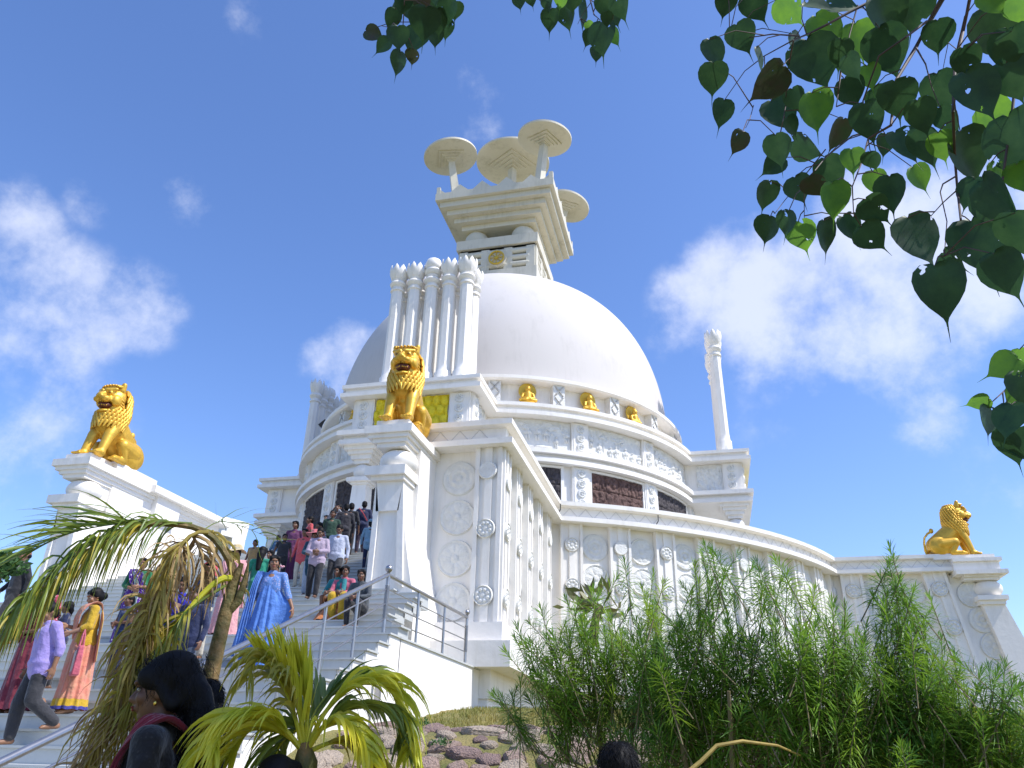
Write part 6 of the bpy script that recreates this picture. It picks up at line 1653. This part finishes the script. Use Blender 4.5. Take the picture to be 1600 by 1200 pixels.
TW1 = [([(1090, -90), (1035, 0), (985, 90), (940, 175), (865, 300), (845, 470), (760, 520)], .0095, .003), ([(900, -60), (780, 0), (690, 45), (610, 90), (540, 125), (480, 150), (370, 210)], .006, .002), ([(500, 135), (400, 128), (320, 140), (240, 130)], .003, .0015),
 ([(1160, -80), (1140, 0), (1115, 120), (1085, 250), (1078, 420), (1085, 600), (1095, 720), (1107, 825)], .0058, .003), ([(940, 180), (975, 240), (985, 280)], .003, .0015), ([(760, 520), (735, 610), (700, 700), (705, 800)], .003, .0014),
 ([(800, 480), (700, 510), (600, 590), (560, 640), (500, 700)], .003, .0014), ([(720, 20), (690, 130), (660, 260), (640, 400)], .003, .0014), ([(480, 150), (455, 280), (450, 400), (430, 500)], .0026, .0012), ([(980, 80), (900, 140), (800, 210), (740, 380), (750, 500)], .004, .002),
 ([(1090, 660), (1040, 690), (1030, 720), (1055, 830), (1045, 960)], .0025, .0012), ([(1090, 715), (1040, 760), (995, 810)], .002, .0012), ([(1344, -60), (1330, 150), (1300, 420), (1260, 700), (1200, 830)], .006, .002), ([(600, 560), (520, 660), (440, 760), (410, 800)], .002, .001), ([(330, 395), (315, 450), (300, 480)], .0015, .001), ([(1110, 200), (1060, 160), (1040, 260)], .0015, .001), ([(520, 700), (520, 830)], .0015, .001)]
LV1 = [(225, 10, 110, -20), (335, 20, 130, 20), (285, 135, 125, 15), (465, 30, 140, 30, 1), (560, 30, 120, 60, 0, 1.2), (660, 25, 120, 70, 0, 1.1), (178, 195, 125, 10), (178, 290, 135, -8), (355, 215, 100, 12, 0, 1.25), (212, 420, 120, -18), (275, 530, 100, -30, 2, .8), (385, 300, 175, -60, 2), (430, 425, 160, 25), (470, 470, 90, 10),
 (425, 555, 135, 5), (405, 618, 105, -60), (528, 548, 140, 50), (375, 725, 125, -25), (383, 855, 125, -20), (560, 225, 200, 10), (600, 115, 165, 20, 1), (560, 410, 165, 0, 1), (485, 370, 100, 5), (490, 170, 120, 8, 0, 1.1), (690, 340, 125, 10), (725, 145, 140, 0, 1), (830, 50, 190, 10), (930, 35, 150, -20), (830, 180, 190, 5), (765, 285, 100, 0, 1), (700, 245, 110, 15), (655, 200, 120, -20),
 (760, 450, 160, 0), (870, 365, 150, -5), (800, 365, 100, 20), (640, 495, 130, -40, 2), (700, 600, 105, -8, 1), (775, 600, 85, 0), (620, 640, 140, 15), (500, 705, 120, 10), (630, 745, 155, -5, 1), (560, 695, 110, 25, 2), (785, 680, 105, 0, 1), (845, 720, 150, -8), (785, 780, 130, 30), (510, 880, 140, 5, 1), (602, 880, 150, 0, 0, .9), (690, 850, 120, 20), (770, 885, 130, 30), (460, 830, 110, -12), (945, 665, 110, 10, 1), (890, 545, 150, 15),
 (960, 430, 140, 0), (975, 545, 165, 5), (1035, 545, 125, 0, 1), (1020, 130, 125, -15), (1035, 335, 150, 0), (1060, 440, 120, 20), (1130, 230, 130, 0), (1165, 345, 195, 10), (1130, 575, 205, 0), (1240, 430, 150, 40, 1), (1235, 110, 200, 0), (1300, 290, 160, 0), (1220, 5, 110, 20, 1), (1320, 30, 120, 0, 1), (1320, 540, 260, 0), (1250, 640, 110, 20, 1), (1145, 720, 125, -30), (1250, 745, 220, 20), (1335, 660, 120, 0, 1), (940, 890, 205, 8), (1178, 915, 235, 4, 0, .15), (1030, 1080, 225, 0, 0, .2), (1270, 1020, 190, 10), (1335, 870, 190, 0), (1075, 975, 110, 30),
 (1340, 180, 180, 10), (820, 540, 90, -20), (1280, 180, 150, -20)]
cluster(TW1, LV1, Z7, 2.4, 5)
TW2 = [([(330, -120), (320, 0), (318, 60), (310, 160), (290, 240)], .003, .0015), ([(310, 150), (240, 150), (195, 140)], .0018, .001), ([(430, -100), (440, 0), (440, 120), (400, 160)], .004, .0015), ([(560, -90), (570, 0), (560, 90)], .003, .0015)]
LV2 = [(255, 100, 125, -10), (310, 15, 130, 5), (370, 55, 150, 30), (450, 30, 170, 0), (560, 60, 165, -8), (595, 55, 110, 5), (150, 185, 115, 80, 2), (207, 248, 115, -35), (285, 200, 140, 10), (288, 338, 150, -5), (385, 215, 175, -20), (365, 305, 95, 0, 2), (482, 190, 125, 5), (545, 150, 120, 5), (430, 120, 190, 0), (500, 110, 150, 10), (270, 20, 120, -10, 0, 1.1), (410, 20, 120, 0, 2), (520, -10, 130, 10), (340, -30, 130, 0)]
cluster(TW2, LV2, Z8, 3.478, 6)
TW3 = [([(1300, -110), (1330, 0), (1350, 80), (1385, 110)], .004, .0015), ([(1110, -80), (1115, 0), (1120, 60)], .002, .001), ([(1335, 10), (1280, 90), (1262, 130)], .0015, .001), ([(1330, 0), (1400, 40), (1450, 120)], .002, .001), ([(960, -80), (955, -10)], .002, .001)]
LV3 = [(945, 5, 90, 10), (1010, -5, 80, 15), (1095, 15, 100, 0), (1170, 0, 100, -10, 1), (1112, 105, 135, -5), (1205, 85, 150, 5), (1265, 60, 190, 3, 0, 1.3), (1330, 140, 75, 40, 1), (1325, 205, 100, -30), (1395, 200, 200, 0), (1362, 290, 90, 0), (1462, 195, 110, 20, 1), (1405, 30, 130, 5), (1490, 30, 160, 10), (1455, 80, 130, 20), (1230, 0, 120, 0), (1440, -20, 130, 0), (1420, 100, 90, 0)]
cluster(TW3, LV3, Z8, 3.478, 8)
ID = lambda x, y: (x, y)
TW4 = [([(1680, 480), (1620, 560), (1590, 590), (1570, 610), (1548, 630)], .004, .0014), ([(1600, 585), (1592, 640), (1588, 670)], .002, .001)]
LV4 = [(1570, 572, 52, -70, 1), (1598, 562, 42, 0, 1), (1602, 605, 62, 0), (1530, 628, 36, -80, 1), (1543, 655, 50, -15, 0, .9), (1582, 692, 66, 0), (1600, 640, 52, 10), (1578, 655, 60, -20), (1585, 612, 40, -30, 1), (1597, 695, 60, 10)]
cluster(TW4, LV4, ID, 1.0, 9, d0=2.3)
# crown overhead, out of view, that shades the onlookers
r = random.Random(4); V = []; F = []
for i in range(760):
    c = Vector((2.1, 2.5, 5.6))+Vector((r.gauss(0, .38), r.gauss(0, .34), r.gauss(0, .2)))
    v, f = leaf_mesh(.16, (r.gauss(0, .5), r.gauss(0, .5), -1), (r.gauss(0, 1), r.gauss(0, 1), r.gauss(0, 1.4)), .2, .1, r); o = len(V); V += [tuple(c+q) for q in v]; F += [tuple(i_+o for i_ in g) for g in f]
link('foliage', np_mesh('foliage', V, F, True), PL[0], peepal)
